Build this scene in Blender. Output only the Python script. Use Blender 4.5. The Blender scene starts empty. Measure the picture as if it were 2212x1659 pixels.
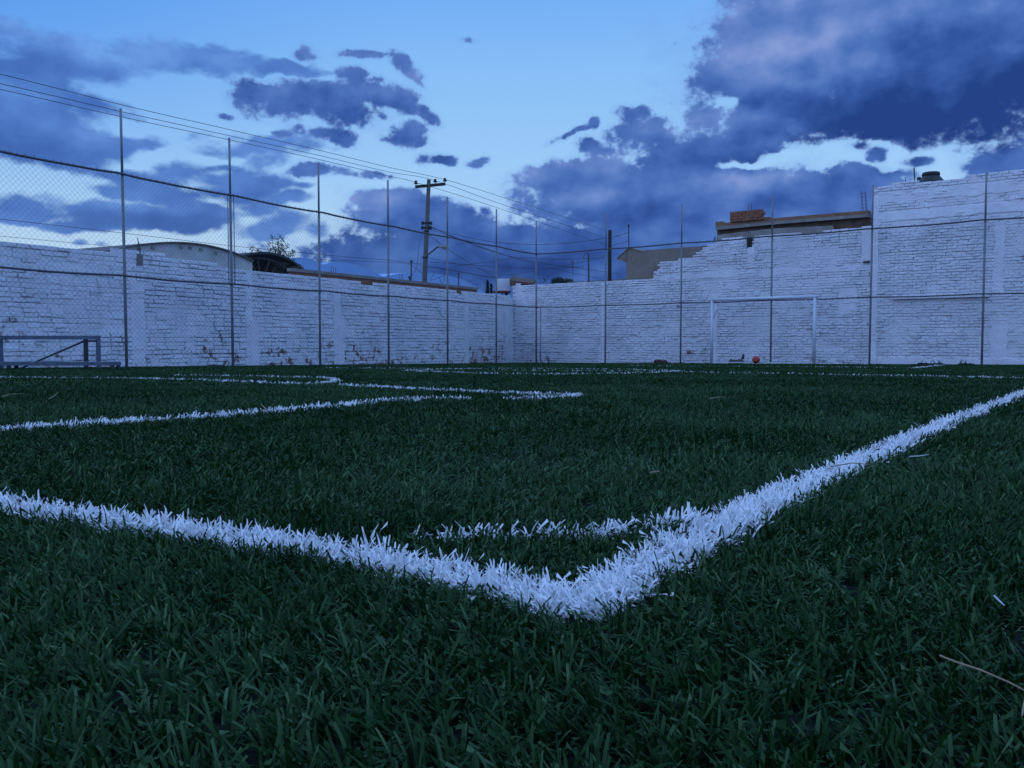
import bpy, math, random
import numpy as np
from mathutils import Vector, Matrix

random.seed(7)
rng = np.random.default_rng(7)
S = bpy.context.scene
COL = S.collection

# ------------------------------------------------------------------ camera
# measurements were taken on a 2212 x 1659 view of the photograph
F, CX, CY, HOR = 1865.0, 1106.0, 829.5, 738.0
PITCH = -math.atan((CY - HOR) / F)
CAMZ = 0.177
cd = bpy.data.cameras.new("camera")
cam = bpy.data.objects.new("camera", cd)
COL.objects.link(cam)
cd.sensor_width = 36.0
cd.lens = F / 2212 * 36.0
cd.clip_start = 0.02
cd.clip_end = 6000
cam.location = (0, 0, CAMZ)
cam.rotation_euler = (math.pi / 2 + PITCH, 0, 0)
S.camera = cam

S.view_settings.view_transform = 'Standard'
S.view_settings.look = 'None'
S.view_settings.exposure = 0.0
S.view_settings.gamma = 1.0
S.render.resolution_x, S.render.resolution_y = 1024, 768
S.cycles.max_bounces = 5
S.cycles.diffuse_bounces = 3
S.cycles.transparent_max_bounces = 4


def lin(r, g, b):
    def f(c):
        c /= 255.0
        return c / 12.92 if c <= 0.04045 else ((c + 0.055) / 1.055) ** 2.4
    return (f(r), f(g), f(b))


def ray(px, py):
    a, b = (px - CX) / F, (CY - py) / F
    cp, sp = math.cos(PITCH), math.sin(PITCH)
    return Vector((a, cp - b * sp, sp + b * cp))


def azel(px, py):
    d = ray(px, py).normalized()
    return math.atan2(d.x, d.y), math.asin(d.z)


# ------------------------------------------------------------------ sky (world)
SKY_STRENGTH = 0.1
ZEN_GAIN, BACK_GAIN = 2.2, 1.75      # brightness of the overhead and rear sky, out of frame
SUN_EL, SUN_AZ = math.radians(24), math.radians(-128)   # azimuth measured from +Y towards +X


def vnoise(P, scale, seed):
    """cheap smooth value noise"""
    r = np.random.default_rng(seed)
    T = r.random((64, 64))
    q = P * scale
    i = np.floor(q).astype(int)
    f = q - i
    f = f * f * (3 - 2 * f)
    a = T[i[:, 0] % 64, i[:, 1] % 64]
    b_ = T[(i[:, 0] + 1) % 64, i[:, 1] % 64]
    c = T[i[:, 0] % 64, (i[:, 1] + 1) % 64]
    d = T[(i[:, 0] + 1) % 64, (i[:, 1] + 1) % 64]
    return (a * (1 - f[:, 0]) + b_ * f[:, 0]) * (1 - f[:, 1]) + (c * (1 - f[:, 0]) + d * f[:, 0]) * f[:, 1]


def fbm(P, scale, seed, oct_=5, rough=0.55):
    s, a, n = 0.0, 1.0, 0.0
    for k in range(oct_):
        s = s + a * vnoise(P + k * 17.3, scale * 2 ** k, seed + k)
        n += a
        a *= rough
    return s / n - 0.5


# cloud bodies by direction: (azimuth, elevation) of ellipses, given as photo pixels x, y, rx, ry, weight, tilt
SOFT = [(60, 118, 130, 50, .9), (190, 125, 130, 45, 1.0), (320, 118, 130, 46, .95), (430, 112, 75, 30, .8), (480, 128, 70, 30, .9), (560, 145, 60, 14, .8),
        (600, 150, 80, 15, 1.1), (670, 160, 45, 10, 1.1), (40, 190, 150, 40, 1.0), (170, 205, 130, 16, .9, 10), (265, 222, 50, 9, .8, 10),
        (70, 250, 150, 40, 1.2), (60, 305, 170, 44, 1.4), (200, 290, 110, 28, 1.2), (310, 287, 70, 20, 1.0), (540, 308, 130, 18, .8), (450, 290, 60, 14, .6),
        (250, 352, 140, 16, .8), (330, 375, 75, 26, 1.2), (400, 362, 60, 28, 1.2), (480, 348, 70, 13, 1.1), (520, 385, 120, 34, 1.2), (600, 345, 70, 20, .8),
        (330, 398, 150, 20, 1.0), (250, 440, 150, 26, 1.2), (330, 460, 170, 34, 1.6), (430, 440, 100, 30, 1.2), (180, 478, 80, 16, 1.1), (30, 438, 80, 24, 1.0), (110, 420, 60, 12, .6),
        (560, 400, 100, 14, 1.0), (610, 435, 80, 18, .8), (665, 403, 26, 7, .9), (590, 500, 80, 24, 1.0), (640, 478, 60, 14, .8), (690, 500, 30, 16, .8),
        (180, 522, 16, 9, .8), (225, 527, 14, 6, .6), (660, 330, 60, 16, .5), (560, 455, 60, 10, .6)]
HARD = [(2010, 100, 430, 230, 1.3), (1780, 60, 190, 150, 1.1), (1650, 190, 130, 105, 1.1), (1640, 300, 150, 64, 1.1), (1700, 10, 100, 80, .9), (1600, 160, 80, 60, 1.0),
        (1830, 245, 260, 74, 1.2), (2120, 200, 260, 86, 1.4), (1548, 165, 40, 44, .9), (1560, 85, 26, 20, .55), (1530, 255, 40, 30, .9), (1760, 330, 60, 36, 1.0),
        (1395, 290, 56, 34, 1.1), (1350, 300, 30, 22, 1.0), (1275, 316, 26, 18, 1.0), (1310, 330, 40, 16, .8), (1300, 388, 165, 40, 1.2), (1190, 385, 70, 30, 1.0), (1140, 425, 36, 30, .9), (1160, 372, 26, 14, .7),
        (1500, 350, 130, 76, 1.2), (1430, 330, 60, 40, .9), (1400, 430, 300, 80, 1.5), (1700, 440, 420, 68, 1.6), (2050, 450, 330, 58, 1.5), (1850, 388, 150, 18, 1.0), (1600, 375, 90, 16, 1.0),
        (2180, 340, 100, 40, 1.3), (2110, 352, 50, 20, .8), (1500, 560, 900, 90, 2.0), (1300, 680, 1000, 80, 2.0), (2050, 396, 160, 14, 1.0), (1950, 372, 60, 8, .8),
        (835, 450, 70, 34, 1.2), (800, 440, 38, 22, 1.0), (850, 490, 100, 50, 1.3), (930, 470, 60, 30, 1.1), (985, 470, 40, 22, 1.1), (960, 520, 170, 60, 1.5), (1090, 540, 220, 60, 1.6), (900, 590, 240, 90, 1.4), (1050, 490, 50, 24, .9),
        (570, 205, 52, 22, 1.1), (640, 205, 80, 30, 1.3), (700, 230, 100, 36, 1.4), (760, 205, 60, 22, 1.1), (745, 250, 60, 26, 1.2), (830, 205, 55, 22, 1.2), (860, 222, 50, 16, 1.1, 22),
        (910, 243, 30, 12, 1.0, 25), (600, 240, 50, 18, .8), (868, 292, 44, 20, 1.2), (890, 272, 30, 16, .9), (838, 300, 18, 8, .8), (868, 145, 36, 14, 1.1, 25), (890, 168, 26, 7, .8, 40),
        (780, 124, 44, 8, 1.1, -2), (745, 120, 18, 6, .8), (752, 163, 28, 14, 1.1), (790, 172, 30, 7, .7), (730, 298, 30, 15, 1.1), (745, 310, 18, 9, .9), (690, 292, 24, 10, .9), (640, 285, 20, 10, .7), (610, 290, 14, 8, .7),
        (905, 343, 18, 10, .9), (950, 342, 30, 10, 1.1), (965, 350, 18, 8, .9), (1030, 350, 22, 8, .8), (1048, 345, 12, 8, .7),
        (1012, 88, 16, 5, .55), (700, 370, 46, 13, 1.1), (660, 378, 30, 10, .9), (795, 378, 34, 8, .9), (1225, 290, 36, 6, .6, -22), (1265, 275, 20, 6, .8),
        (1292, 267, 14, 11, 1.1), (1375, 243, 30, 14, .8),
        (1892, 338, 18, 14, .9), (1975, 346, 26, 9, .9), (1860, 320, 18, 8, .6), (650, 118, 18, 12, .8), (668, 125, 14, 10, .7), (495, 245, 16, 6, .8), (540, 180, 30, 10, .5), (1055, 456, 14, 7, .7), (1040, 470, 6, 5, .5)]
SHADE_H = [(2080, 215, 330, 80, -.40), (2190, 170, 170, 140, -.26), (1860, 290, 190, 55, -.30), (1960, 270, 260, 50, -.12), (1690, 120, 140, 120, .17), (1790, 60, 220, 110, .13), (1640, 40, 60, 60, .12),
           (1620, 260, 110, 46, .18), (1560, 190, 70, 44, -.16), (1640, 215, 70, 34, -.16), (1950, 60, 250, 60, .14), (2060, 20, 120, 60, .06), (1400, 300, 80, 44, -.10), (1275, 316, 34, 24, -.16),
           (1200, 385, 110, 36, .22), (1330, 400, 120, 40, .06), (1540, 310, 110, 60, .12), (1450, 470, 260, 40, -.14), (1700, 392, 200, 18, .22), (1230, 470, 60, 24, -.1),
           (1850, 430, 240, 34, -.06), (1400, 560, 500, 50, -.30), (800, 445, 50, 32, .28), (790, 490, 34, 50, .24), (900, 430, 60, 20, .10),
           (960, 530, 180, 40, -.16), (1090, 590, 200, 40, -.20), (690, 225, 180, 45, -.07), (600, 200, 60, 26, -.06), (860, 235, 60, 30, -.05), (870, 292, 50, 24, -.05), (2140, 360, 120, 30, -.04),
           (940, 345, 60, 14, -.06), (1590, 395, 130, 18, .18), (1180, 520, 180, 30, .04), (1640, 345, 130, 18, -.20), (1750, 340, 60, 30, -.22), (1700, 480, 300, 26, -.10), (1620, 470, 160, 14, .12),
           (700, 372, 60, 18, -.08), (795, 378, 40, 12, -.08)]
SHADE_S = [(40, 320, 170, 40, -.42), (330, 465, 190, 30, -.36), (60, 160, 150, 40, -.20), (520, 400, 170, 26, -.20), (420, 110, 160, 26, .10), (120, 80, 200, 30, .30), (640, 155, 90, 16, -.18),
           (430, 130, 60, 24, -.06), (250, 285, 120, 30, -.10), (80, 245, 120, 24, .12), (200, 420, 140, 20, .16), (300, 430, 160, 14, .10), (480, 348, 80, 14, -.20), (360, 370, 80, 20, -.06), (590, 500, 90, 26, .06)]
GAPS = [(1790, 350, 80, 20, .75), (1860, 330, 55, 20, .6), (1950, 338, 90, 20, .75), (2030, 358, 45, 16, .7), (1640, 357, 60, 7, .9), (1700, 352, 40, 8, .8), (1565, 205, 34, 14, .7), (1375, 345, 20, 8, .5),
        (800, 265, 20, 8, .6), (700, 500, 20, 20, .8)]
AZ0, AZ1, EL0, EL1 = -0.80, 0.80, -0.06, 0.74


def cloud_fields():
    """cover of the soft and of the crisp clouds and their light and dark, over a window of directions"""
    W_, H_ = 1152, 576
    az, el = np.meshgrid(np.linspace(AZ0, AZ1, W_), np.linspace(EL0, EL1, H_))
    P = np.stack([az.ravel(), el.ravel()], 1)
    Pn = P * np.array((1.0, 1.35))
    wx, wy = fbm(Pn, 9.0, 40, 6, .6), fbm(Pn + 5.1, 9.0, 50, 6, .6)
    Q = P + np.stack([wx * 0.085, wy * 0.050], 1)
    Qs = P + np.stack([wx * 0.03, wy * 0.02], 1)

    def rr(b, Z):
        u, v = azel(b[0], b[1])
        t = math.radians(-(b[5] if len(b) > 5 else 0.0))
        dx_, dy_ = Z[:, 0] - u, Z[:, 1] - v
        x = dx_ * math.cos(t) + dy_ * math.sin(t)
        y = -dx_ * math.sin(t) + dy_ * math.cos(t)
        return (x * F / b[2]) ** 2 + (y * F / b[3]) ** 2

    def cover(blobs, base):
        acc = np.full(len(P), base)
        for b in blobs:
            f = b[4] * (1 - rr(b, Q))
            if b[2] < 70:                                 # little clouds
                f = 0.9 * b[4] * (1 - rr(b, Qs) / 1.35)
            m_ = np.maximum(acc, f)
            acc = m_ + 0.10 * np.exp(-((acc - f) / 0.25) ** 2) * (f > -0.6)     # soft union
        return acc

    def tone(blobs):
        acc = np.zeros(len(P))
        for b in blobs:
            acc += 0.85 * b[4] * np.exp(-rr(b, Q))
        return acc

    cs = np.maximum(cover(SOFT, -1.3), -1.3) + 2.3 * fbm(P * np.array((1.0, 2.0)), 15.0, 60, 7, .62)
    big = [b for b in HARD if b[2] >= 70 or b[1] > 400 or (b[0] > 1500 and b[2] >= 30)]
    little = [b for b in HARD if b not in big]
    cl = cover(little, -1.5) + 1.9 * fbm(Pn, 58.0, 90, 6, .72)
    ch = np.maximum(cover(big, -1.5) - 1.6 * sum(b[4] * np.exp(-rr(b, Q)) for b in GAPS), -1.5) + 2.2 * fbm(Pn, 26.0, 70, 7, .70)
    ch = np.maximum(ch, cl)
    D = np.stack([cs, ch, tone(SHADE_H), tone(SHADE_S)], 1)
    D = np.clip(D * 0.25 + 0.5, 0, 1).astype(np.float32)                      # packed into 0..1
    im = bpy.data.images.new('cloud_fields', W_, H_, alpha=True, float_buffer=True, is_data=True)
    im.alpha_mode = 'CHANNEL_PACKED'
    im.pixels.foreach_set(D.ravel())
    im.update()
    im.pack()
    return im


def build_world():
    w = bpy.data.worlds.new("World")
    S.world = w
    w.use_nodes = True
    nt = w.node_tree
    N, L = nt.nodes, nt.links
    N.clear()

    def node(t, **kw):
        n = N.new(t)
        for k, v in kw.items():
            setattr(n, k, v)
        return n

    def put(sock, v):
        if isinstance(v, bpy.types.NodeSocket):
            L.new(v, sock)
        else:
            sock.default_value = v

    def M(op, a, b=0.0, c=None, clamp=False):
        n = node('ShaderNodeMath', operation=op, use_clamp=clamp)
        put(n.inputs[0], a)
        put(n.inputs[1], b)
        if c is not None:
            put(n.inputs[2], c)
        return n.outputs[0]

    def V(op, a, b=(0, 0, 0)):
        n = node('ShaderNodeVectorMath', operation=op)
        put(n.inputs[0], a)
        put(n.inputs[1], b)
        return n.outputs[0]

    def sstep(x, lo, hi):
        n = node('ShaderNodeMapRange', interpolation_type='SMOOTHSTEP')
        put(n.inputs['Value'], x)
        n.inputs['From Min'].default_value = lo
        n.inputs['From Max'].default_value = hi
        return n.outputs['Result']

    def mix(f, a, b):
        n = node('ShaderNodeMix', data_type='RGBA')
        put(n.inputs[0], f)
        put(n.inputs[6], a)
        put(n.inputs[7], b)
        return n.outputs[2]

    def col(c, k=1.0):
        l = lin(*c)
        return (l[0] * k, l[1] * k, l[2] * k, 1)

    def ramp(x, stops):
        n = node('ShaderNodeValToRGB')
        L.new(x, n.inputs[0])
        cr = n.color_ramp
        cr.elements[0].position, cr.elements[0].color = stops[0][0], col(stops[0][1])
        cr.elements[1].position, cr.elements[1].color = stops[-1][0], col(stops[-1][1])
        for p, c in stops[1:-1]:
            e = cr.elements.new(p)
            e.color = col(c)
        return n.outputs[0]

    geo = node('ShaderNodeTexCoord')
    sep = node('ShaderNodeSeparateXYZ')
    L.new(geo.outputs['Generated'], sep.inputs[0])
    dx, dy, dz = sep.outputs
    az = M('ARCTAN2', dx, dy)
    el = M('ARCSINE', dz)
    comb = node('ShaderNodeCombineXYZ')
    L.new(az, comb.inputs[0])
    L.new(el, comb.inputs[1])
    P = comb.outputs[0]

    def noise(off, sc, scale, detail, rough=0.55):
        n = node('ShaderNodeTexNoise', noise_dimensions='3D')
        L.new(V('ADD', V('MULTIPLY', P, sc), off), n.inputs['Vector'])
        n.inputs['Scale'].default_value = scale
        n.inputs['Detail'].default_value = detail
        n.inputs['Roughness'].default_value = rough
        return n.outputs['Fac']

    uv = node('ShaderNodeCombineXYZ')
    L.new(M('MULTIPLY_ADD', az, 1 / (AZ1 - AZ0), -AZ0 / (AZ1 - AZ0)), uv.inputs[0])
    L.new(M('MULTIPLY_ADD', el, 1 / (EL1 - EL0), -EL0 / (EL1 - EL0)), uv.inputs[1])
    tex = node('ShaderNodeTexImage', image=cloud_fields(), interpolation='Cubic', extension='EXTEND')
    L.new(uv.outputs[0], tex.inputs[0])
    sc_ = node('ShaderNodeSeparateColor')
    L.new(tex.outputs['Color'], sc_.inputs[0])
    un = lambda s: M('MULTIPLY_ADD', s, 4.0, -2.0)
    bS, bC, tH, tS = un(sc_.outputs[0]), un(sc_.outputs[1]), un(sc_.outputs[2]), un(tex.outputs['Alpha'])

    # ---- clear sky: hand-set colours by elevation, a little Nishita mixed in
    sky = node('ShaderNodeTexSky', sky_type='NISHITA')
    sky.sun_disc = False
    sky.sun_elevation = SUN_EL
    sky.sun_rotation = SUN_AZ
    sky.altitude = 1900
    e01 = M('MULTIPLY', el, 1 / 0.9, clamp=True)
    clear = ramp(e01, [(0.0, (204, 228, 246)), (0.10, (190, 222, 249)), (0.20, (164, 210, 253)), (0.33, (140, 197, 254)),
                       (0.44, (112, 176, 254)), (0.52, (98, 166, 251)), (1.0, (84, 140, 232))])
    side = sstep(az, -0.05, -0.62)
    clear = mix(M('MULTIPLY', side, sstep(el, 0.08, 0.40)), clear, col((88, 156, 244)))
    skyc = V('MULTIPLY', sky.outputs[0], (0.055, 0.062, 0.075))
    clear = mix(0.10, clear, skyc)

    # fine detail on the cloud outlines
    nS = noise((11.0, 2.0, 0.3), (1, 2.1, 1), 26.0, 4.0, 0.6)
    cS = sstep(M('MULTIPLY_ADD', M('SUBTRACT', nS, 0.5), 1.1, bS), -0.12, 0.75)
    nC = noise((5.0, 1.0, 1.7), (1, 1.25, 1), 70.0, 5.0, 0.65)
    fC = M('MULTIPLY_ADD', M('SUBTRACT', nC, 0.5), 1.9, bC)
    cC = sstep(fC, -0.12, 0.55)
    # billows: the noise compared with itself a step towards the light (upper left)
    r1 = noise((1.0, 4.0, 0.0), (1, 1.45, 1), 11.0, 5.0, 0.5)
    r2 = noise((1.0 - 0.014, 4.0 + 0.024, 0.0), (1, 1.45, 1), 11.0, 5.0, 0.5)
    rel = M('SUBTRACT', r1, r2)
    sh = M('ADD', M('MULTIPLY_ADD', rel, 1.45, 0.47), tH)
    cum = ramp(sh, [(0.0, (30, 60, 130)), (0.25, (50, 86, 160)), (0.5, (74, 112, 184)), (0.72, (99, 131, 199)), (1.0, (133, 157, 214))])
    rim = M('SUBTRACT', 1.0, sstep(fC, 0.1, 0.8))
    cum = mix(M('MULTIPLY', rim, 0.30), cum, col((134, 166, 230)))
    sS = M('ADD', M('MULTIPLY_ADD', rel, 1.0, 0.54), tS)
    strat = ramp(sS, [(0.0, (43, 83, 158)), (0.3, (62, 103, 180)), (0.56, (82, 126, 202)), (1.0, (114, 163, 233))])
    front = mix(M('MULTIPLY', cS, 0.95), clear, strat)
    # a thin veil hangs round the thick clouds
    veil = sstep(M('MULTIPLY_ADD', M('SUBTRACT', nS, 0.5), 1.6, bC), -1.1, 0.3)
    front = mix(M('MULTIPLY', veil, 0.26), front, col((112, 154, 226)))
    front = mix(M('MULTIPLY', cC, 0.98), front, cum)

    # ---- the rest of the sky (out of frame): broken cloud, brighter behind the camera
    nB = noise((2.0, 9.0, 4.0), (1, 1.8, 1), 3.2, 4.0)
    back = mix(sstep(nB, 0.42, 0.62), col((124, 175, 254)), col((146, 172, 226)))
    back = mix(0.12, back, skyc)
    zen = mix(sstep(el, 0.50, 0.70), front, V('MULTIPLY', back, (ZEN_GAIN,) * 3))
    full = mix(sstep(dy, 0.50, 0.25), zen, V('MULTIPLY', back, (BACK_GAIN, BACK_GAIN * .97, BACK_GAIN * .93)))
    full = mix(sstep(dz, 0.0, -0.05), full, col((30, 50, 80)))
    bg = node('ShaderNodeBackground')
    L.new(V('MULTIPLY', full, (1 / SKY_STRENGTH,) * 3), bg.inputs['Color'])
    bg.inputs['Strength'].default_value = SKY_STRENGTH
    out = node('ShaderNodeOutputWorld')
    L.new(bg.outputs[0], out.inputs[0])
    w.cycles.sampling_method = 'MANUAL'
    w.cycles.sample_map_resolution = 512


build_world()
sd = bpy.data.lights.new("sun", 'SUN')
sd.energy = 0.12
sd.angle = math.radians(40)
sd.color = (1.0, 0.93, 0.95)
sun = bpy.data.objects.new("sun", sd)
COL.objects.link(sun)
ldir = Vector((math.sin(SUN_AZ) * math.cos(SUN_EL), math.cos(SUN_AZ) * math.cos(SUN_EL), math.sin(SUN_EL)))
sun.rotation_euler = (-ldir).to_track_quat('-Z', 'Y').to_euler()

# ------------------------------------------------------------------ helpers
SLOPE = 0.0188


def gz(x, y):
    return -SLOPE * y


GN = Vector((0, SLOPE, 1)).normalized()
C0 = Vector((0, 0, CAMZ))


def on_plane(px, py, p0, n):
    r = ray(px, py)
    t = (Vector(p0) - C0).dot(n) / r.dot(n)
    return C0 + r * t


def ground(px, py):
    return on_plane(px, py, (0, 0, 0), GN)


def at(px, py, Y):
    r = ray(px, py)
    return C0 + r * (Y / r.y)


class MB:
    """collects shapes and links them as one mesh object"""

    def __init__(s):
        s.v, s.f, s.m = [], [], []

    def add(s, vs, fs, mi=0):
        o = len(s.v)
        s.v += [tuple(p) for p in vs]
        s.f += [[o + i for i in f] for f in fs]
        s.m += [mi] * len(fs)

    def box(s, c, ax, ay, az, mi=0):
        c = Vector(c)
        ax, ay, az = Vector(ax), Vector(ay), Vector(az)
        vs = [c + ax * i + ay * j + az * k for k in (-1, 1) for j in (-1, 1) for i in (-1, 1)]
        s.add(vs, [(0, 2, 3, 1), (4, 5, 7, 6), (0, 1, 5, 4), (2, 6, 7, 3), (0, 4, 6, 2), (1, 3, 7, 5)], mi)

    def bar(s, a, b, w, h=None, mi=0, up=(0, 0, 1)):
        """square section bar from a to b"""
        a, b = Vector(a), Vector(b)
        h = h or w
        d = b - a
        t = d.normalized()
        u = Vector(up)
        if abs(t.dot(u)) > 0.98:
            u = Vector((0.6, 0.8, 0))
        x = t.cross(u).normalized()
        y = x.cross(t).normalized()
        s.box((a + b) / 2, d / 2, x * w / 2, y * h / 2, mi)

    def tube(s, pts, r, n=8, mi=0, cap=True):
        pts = [Vector(p) for p in pts]
        rs = r if isinstance(r, (list, tuple)) else [r] * len(pts)
        vs, fs = [], []
        px = None
        for i, p in enumerate(pts):
            t = (pts[min(i + 1, len(pts) - 1)] - pts[max(i - 1, 0)]).normalized()
            if px is None:
                px = t.orthogonal().normalized()
            else:
                px = (px - t * px.dot(t)).normalized()
            py = t.cross(px)
            for k in range(n):
                a = 2 * math.pi * k / n
                vs.append(p + (px * math.cos(a) + py * math.sin(a)) * rs[i])
        for i in range(len(pts) - 1):
            for k in range(n):
                fs.append((i * n + k, i * n + (k + 1) % n, (i + 1) * n + (k + 1) % n, (i + 1) * n + k))
        if cap:
            fs.append(tuple(range(n - 1, -1, -1)))
            fs.append(tuple((len(pts) - 1) * n + k for k in range(n)))
        s.add(vs, fs, mi)

    def lathe(s, c, prof, n=24, mi=0):
        c = Vector(c)
        vs, fs = [], []
        for r, z in prof:
            for k in range(n):
                a = 2 * math.pi * k / n
                vs.append(c + Vector((r * math.cos(a), r * math.sin(a), z)))
        for i in range(len(prof) - 1):
            for k in range(n):
                fs.append((i * n + k, i * n + (k + 1) % n, (i + 1) * n + (k + 1) % n, (i + 1) * n + k))
        fs.append(tuple(range(n - 1, -1, -1)))
        fs.append(tuple((len(prof) - 1) * n + k for k in range(n)))
        s.add(vs, fs, mi)

    def prism(s, pts, depth, mi=0):
        """polygon (3-D points in one plane) pushed back by the vector depth"""
        pts = [Vector(p) for p in pts]
        d = Vector(depth)
        n = len(pts)
        vs = pts + [p + d for p in pts]
        fs = [tuple(range(n)), tuple(range(2 * n - 1, n - 1, -1))]
        fs += [(i, i + n, (i + 1) % n + n, (i + 1) % n) for i in range(n)]
        s.add(vs, fs, mi)

    def build(s, name, mats, parent=None, smooth=False):
        me = bpy.data.meshes.new(name)
        me.from_pydata(s.v, [], s.f)
        if not isinstance(mats, (list, tuple)):
            mats = [mats]
        for m in mats:
            me.materials.append(m)
        if len(mats) > 1:
            me.polygons.foreach_set('material_index', s.m)
        if smooth:
            me.polygons.foreach_set('use_smooth', [True] * len(me.polygons))
        me.update()
        o = bpy.data.objects.new(name, me)
        COL.objects.link(o)
        if parent is not None:
            o.parent = parent
            o.matrix_parent_inverse = Matrix.Translation(-parent.location)
        return o


def tag(o, label, cat, group=None, kind=None):
    o['label'] = label
    if cat:
        o['category'] = cat
    if group:
        o['group'] = group
    if kind:
        o['kind'] = kind
    return o


def thing(name, label, cat, loc, group=None):
    o = bpy.data.objects.new(name, None)
    COL.objects.link(o)
    o.location = loc
    o.empty_display_size = 0.2
    return tag(o, label, cat, group)


# ------------------------------------------------------------------ materials
def new_mat(name):
    m = bpy.data.materials.new(name)
    m.use_nodes = True
    nt = m.node_tree
    b = nt.nodes['Principled BSDF']
    return m, nt, b


def plain(name, c, rough=0.6, metal=0.0, var=0.25, scale=6.0, bump=0.0, spec=0.4):
    """a colour with a mottled variation and optional bump"""
    m, nt, b = new_mat(name)
    N, L = nt.nodes, nt.links
    tc = N.new('ShaderNodeTexCoord')
    n = N.new('ShaderNodeTexNoise')
    L.new(tc.outputs['Object'], n.inputs['Vector'])
    n.inputs['Scale'].default_value = scale
    n.inputs['Detail'].default_value = 6
    n.inputs['Roughness'].default_value = 0.65
    mr = N.new('ShaderNodeMapRange')
    mr.inputs['From Min'].default_value = 0.3
    mr.inputs['From Max'].default_value = 0.7
    mr.inputs['To Min'].default_value = 1 - var
    mr.inputs['To Max'].default_value = 1 + var
    L.new(n.outputs['Fac'], mr.inputs['Value'])
    vm = N.new('ShaderNodeVectorMath')
    vm.operation = 'SCALE'
    vm.inputs[0].default_value = c
    L.new(mr.outputs[0], vm.inputs['Scale'])
    L.new(vm.outputs[0], b.inputs['Base Color'])
    b.inputs['Roughness'].default_value = rough
    b.inputs['Metallic'].default_value = metal
    b.inputs['Specular IOR Level'].default_value = spec
    if bump:
        bp = N.new('ShaderNodeBump')
        bp.inputs['Strength'].default_value = bump
        bp.inputs['Distance'].default_value = 0.02
        n2 = N.new('ShaderNodeTexNoise')
        L.new(tc.outputs['Object'], n2.inputs['Vector'])
        n2.inputs['Scale'].default_value = scale * 5
        n2.inputs['Detail'].default_value = 5
        L.new(n2.outputs['Fac'], bp.inputs['Height'])
        L.new(bp.outputs[0], b.inputs['Normal'])
    return m


def whitewash(name, bare, bare_lo, bare_hi, zlo, zhi, dirt_shade=0.5, mortar=False):
    """thick lime paint that has come off in patches (more of it below zhi) and shows the brick"""
    m, nt, b = new_mat(name)
    N, L = nt.nodes, nt.links
    tc = N.new('ShaderNodeTexCoord')

    def noise(s, det, off, sc=(1, 1, 1)):
        mp = N.new('ShaderNodeMapping')
        mp.inputs['Location'].default_value = (off, off * .7, off * .3)
        mp.inputs['Scale'].default_value = sc
        L.new(tc.outputs['Object'], mp.inputs['Vector'])
        n = N.new('ShaderNodeTexNoise')
        L.new(mp.outputs[0], n.inputs['Vector'])
        n.inputs['Scale'].default_value = s
        n.inputs['Detail'].default_value = det
        n.inputs['Roughness'].default_value = 0.65
        return n.outputs['Fac']

    def rng_(x, a, bb, c=0.0, d=1.0):
        n = N.new('ShaderNodeMapRange')
        L.new(x, n.inputs['Value'])
        for k, v in zip(('From Min', 'From Max', 'To Min', 'To Max'), (a, bb, c, d)):
            n.inputs[k].default_value = v
        return n.outputs[0]

    def mixc(f, a, bb):
        n = N.new('ShaderNodeMix')
        n.data_type = 'RGBA'
        L.new(f, n.inputs[0])
        for s, v in ((n.inputs[6], a), (n.inputs[7], bb)):
            if isinstance(v, tuple):
                s.default_value = v
            else:
                L.new(v, s)
        return n.outputs[2]

    def math_(op, a, bb):
        n = N.new('ShaderNodeMath')
        n.operation = op
        for s, v in ((n.inputs[0], a), (n.inputs[1], bb)):
            if isinstance(v, (int, float)):
                s.default_value = v
            else:
                L.new(v, s)
        return n.outputs[0]

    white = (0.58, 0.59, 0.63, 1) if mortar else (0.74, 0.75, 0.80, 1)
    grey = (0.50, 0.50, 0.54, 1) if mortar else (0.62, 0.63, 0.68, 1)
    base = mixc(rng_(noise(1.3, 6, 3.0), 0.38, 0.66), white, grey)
    base = mixc(rng_(noise(5.0, 6, 9.0), 0.49 if mortar else 0.58, 0.63 if mortar else 0.72, 0, dirt_shade), base, (0.14, 0.13, 0.13, 1) if mortar else (0.34, 0.32, 0.32, 1))  # dirt blotches; on mortar the darker colour also paints in joint shade
    # bare patches, thicker towards the foot of the wall
    sp = N.new('ShaderNodeSeparateXYZ')
    L.new(tc.outputs['Object'], sp.inputs[0])
    low = rng_(sp.outputs[2], zlo, zhi, 1.0, 0.0)
    k = math_('MULTIPLY_ADD', low, bare)
    k.node.inputs[2].default_value = 0.0
    patch = math_('ADD', math_('ADD', math_('MULTIPLY', noise(0.75, 4, 21.0), 0.35), math_('MULTIPLY', noise(5.5, 6, 5.0), 0.70)), k)
    bf = rng_(patch, bare_lo, bare_hi)
    brick = mixc(rng_(noise(11.0, 4, 2.0), 0.4, 0.62), (0.26, 0.13, 0.085, 1), (0.17, 0.12, 0.10, 1))
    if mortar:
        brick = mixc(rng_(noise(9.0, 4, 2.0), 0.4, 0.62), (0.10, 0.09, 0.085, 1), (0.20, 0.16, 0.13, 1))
    L.new(mixc(bf, base, brick), b.inputs['Base Color'])
    b.inputs['Roughness'].default_value = 0.9
    b.inputs['Specular IOR Level'].default_value = 0.15
    bp = N.new('ShaderNodeBump')
    bp.inputs['Strength'].default_value = 0.8
    bp.inputs['Distance'].default_value = 0.012
    L.new(noise(22.0, 5, 1.0), bp.inputs['Height'])
    L.new(bp.outputs[0], b.inputs['Normal'])
    return m


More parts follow.
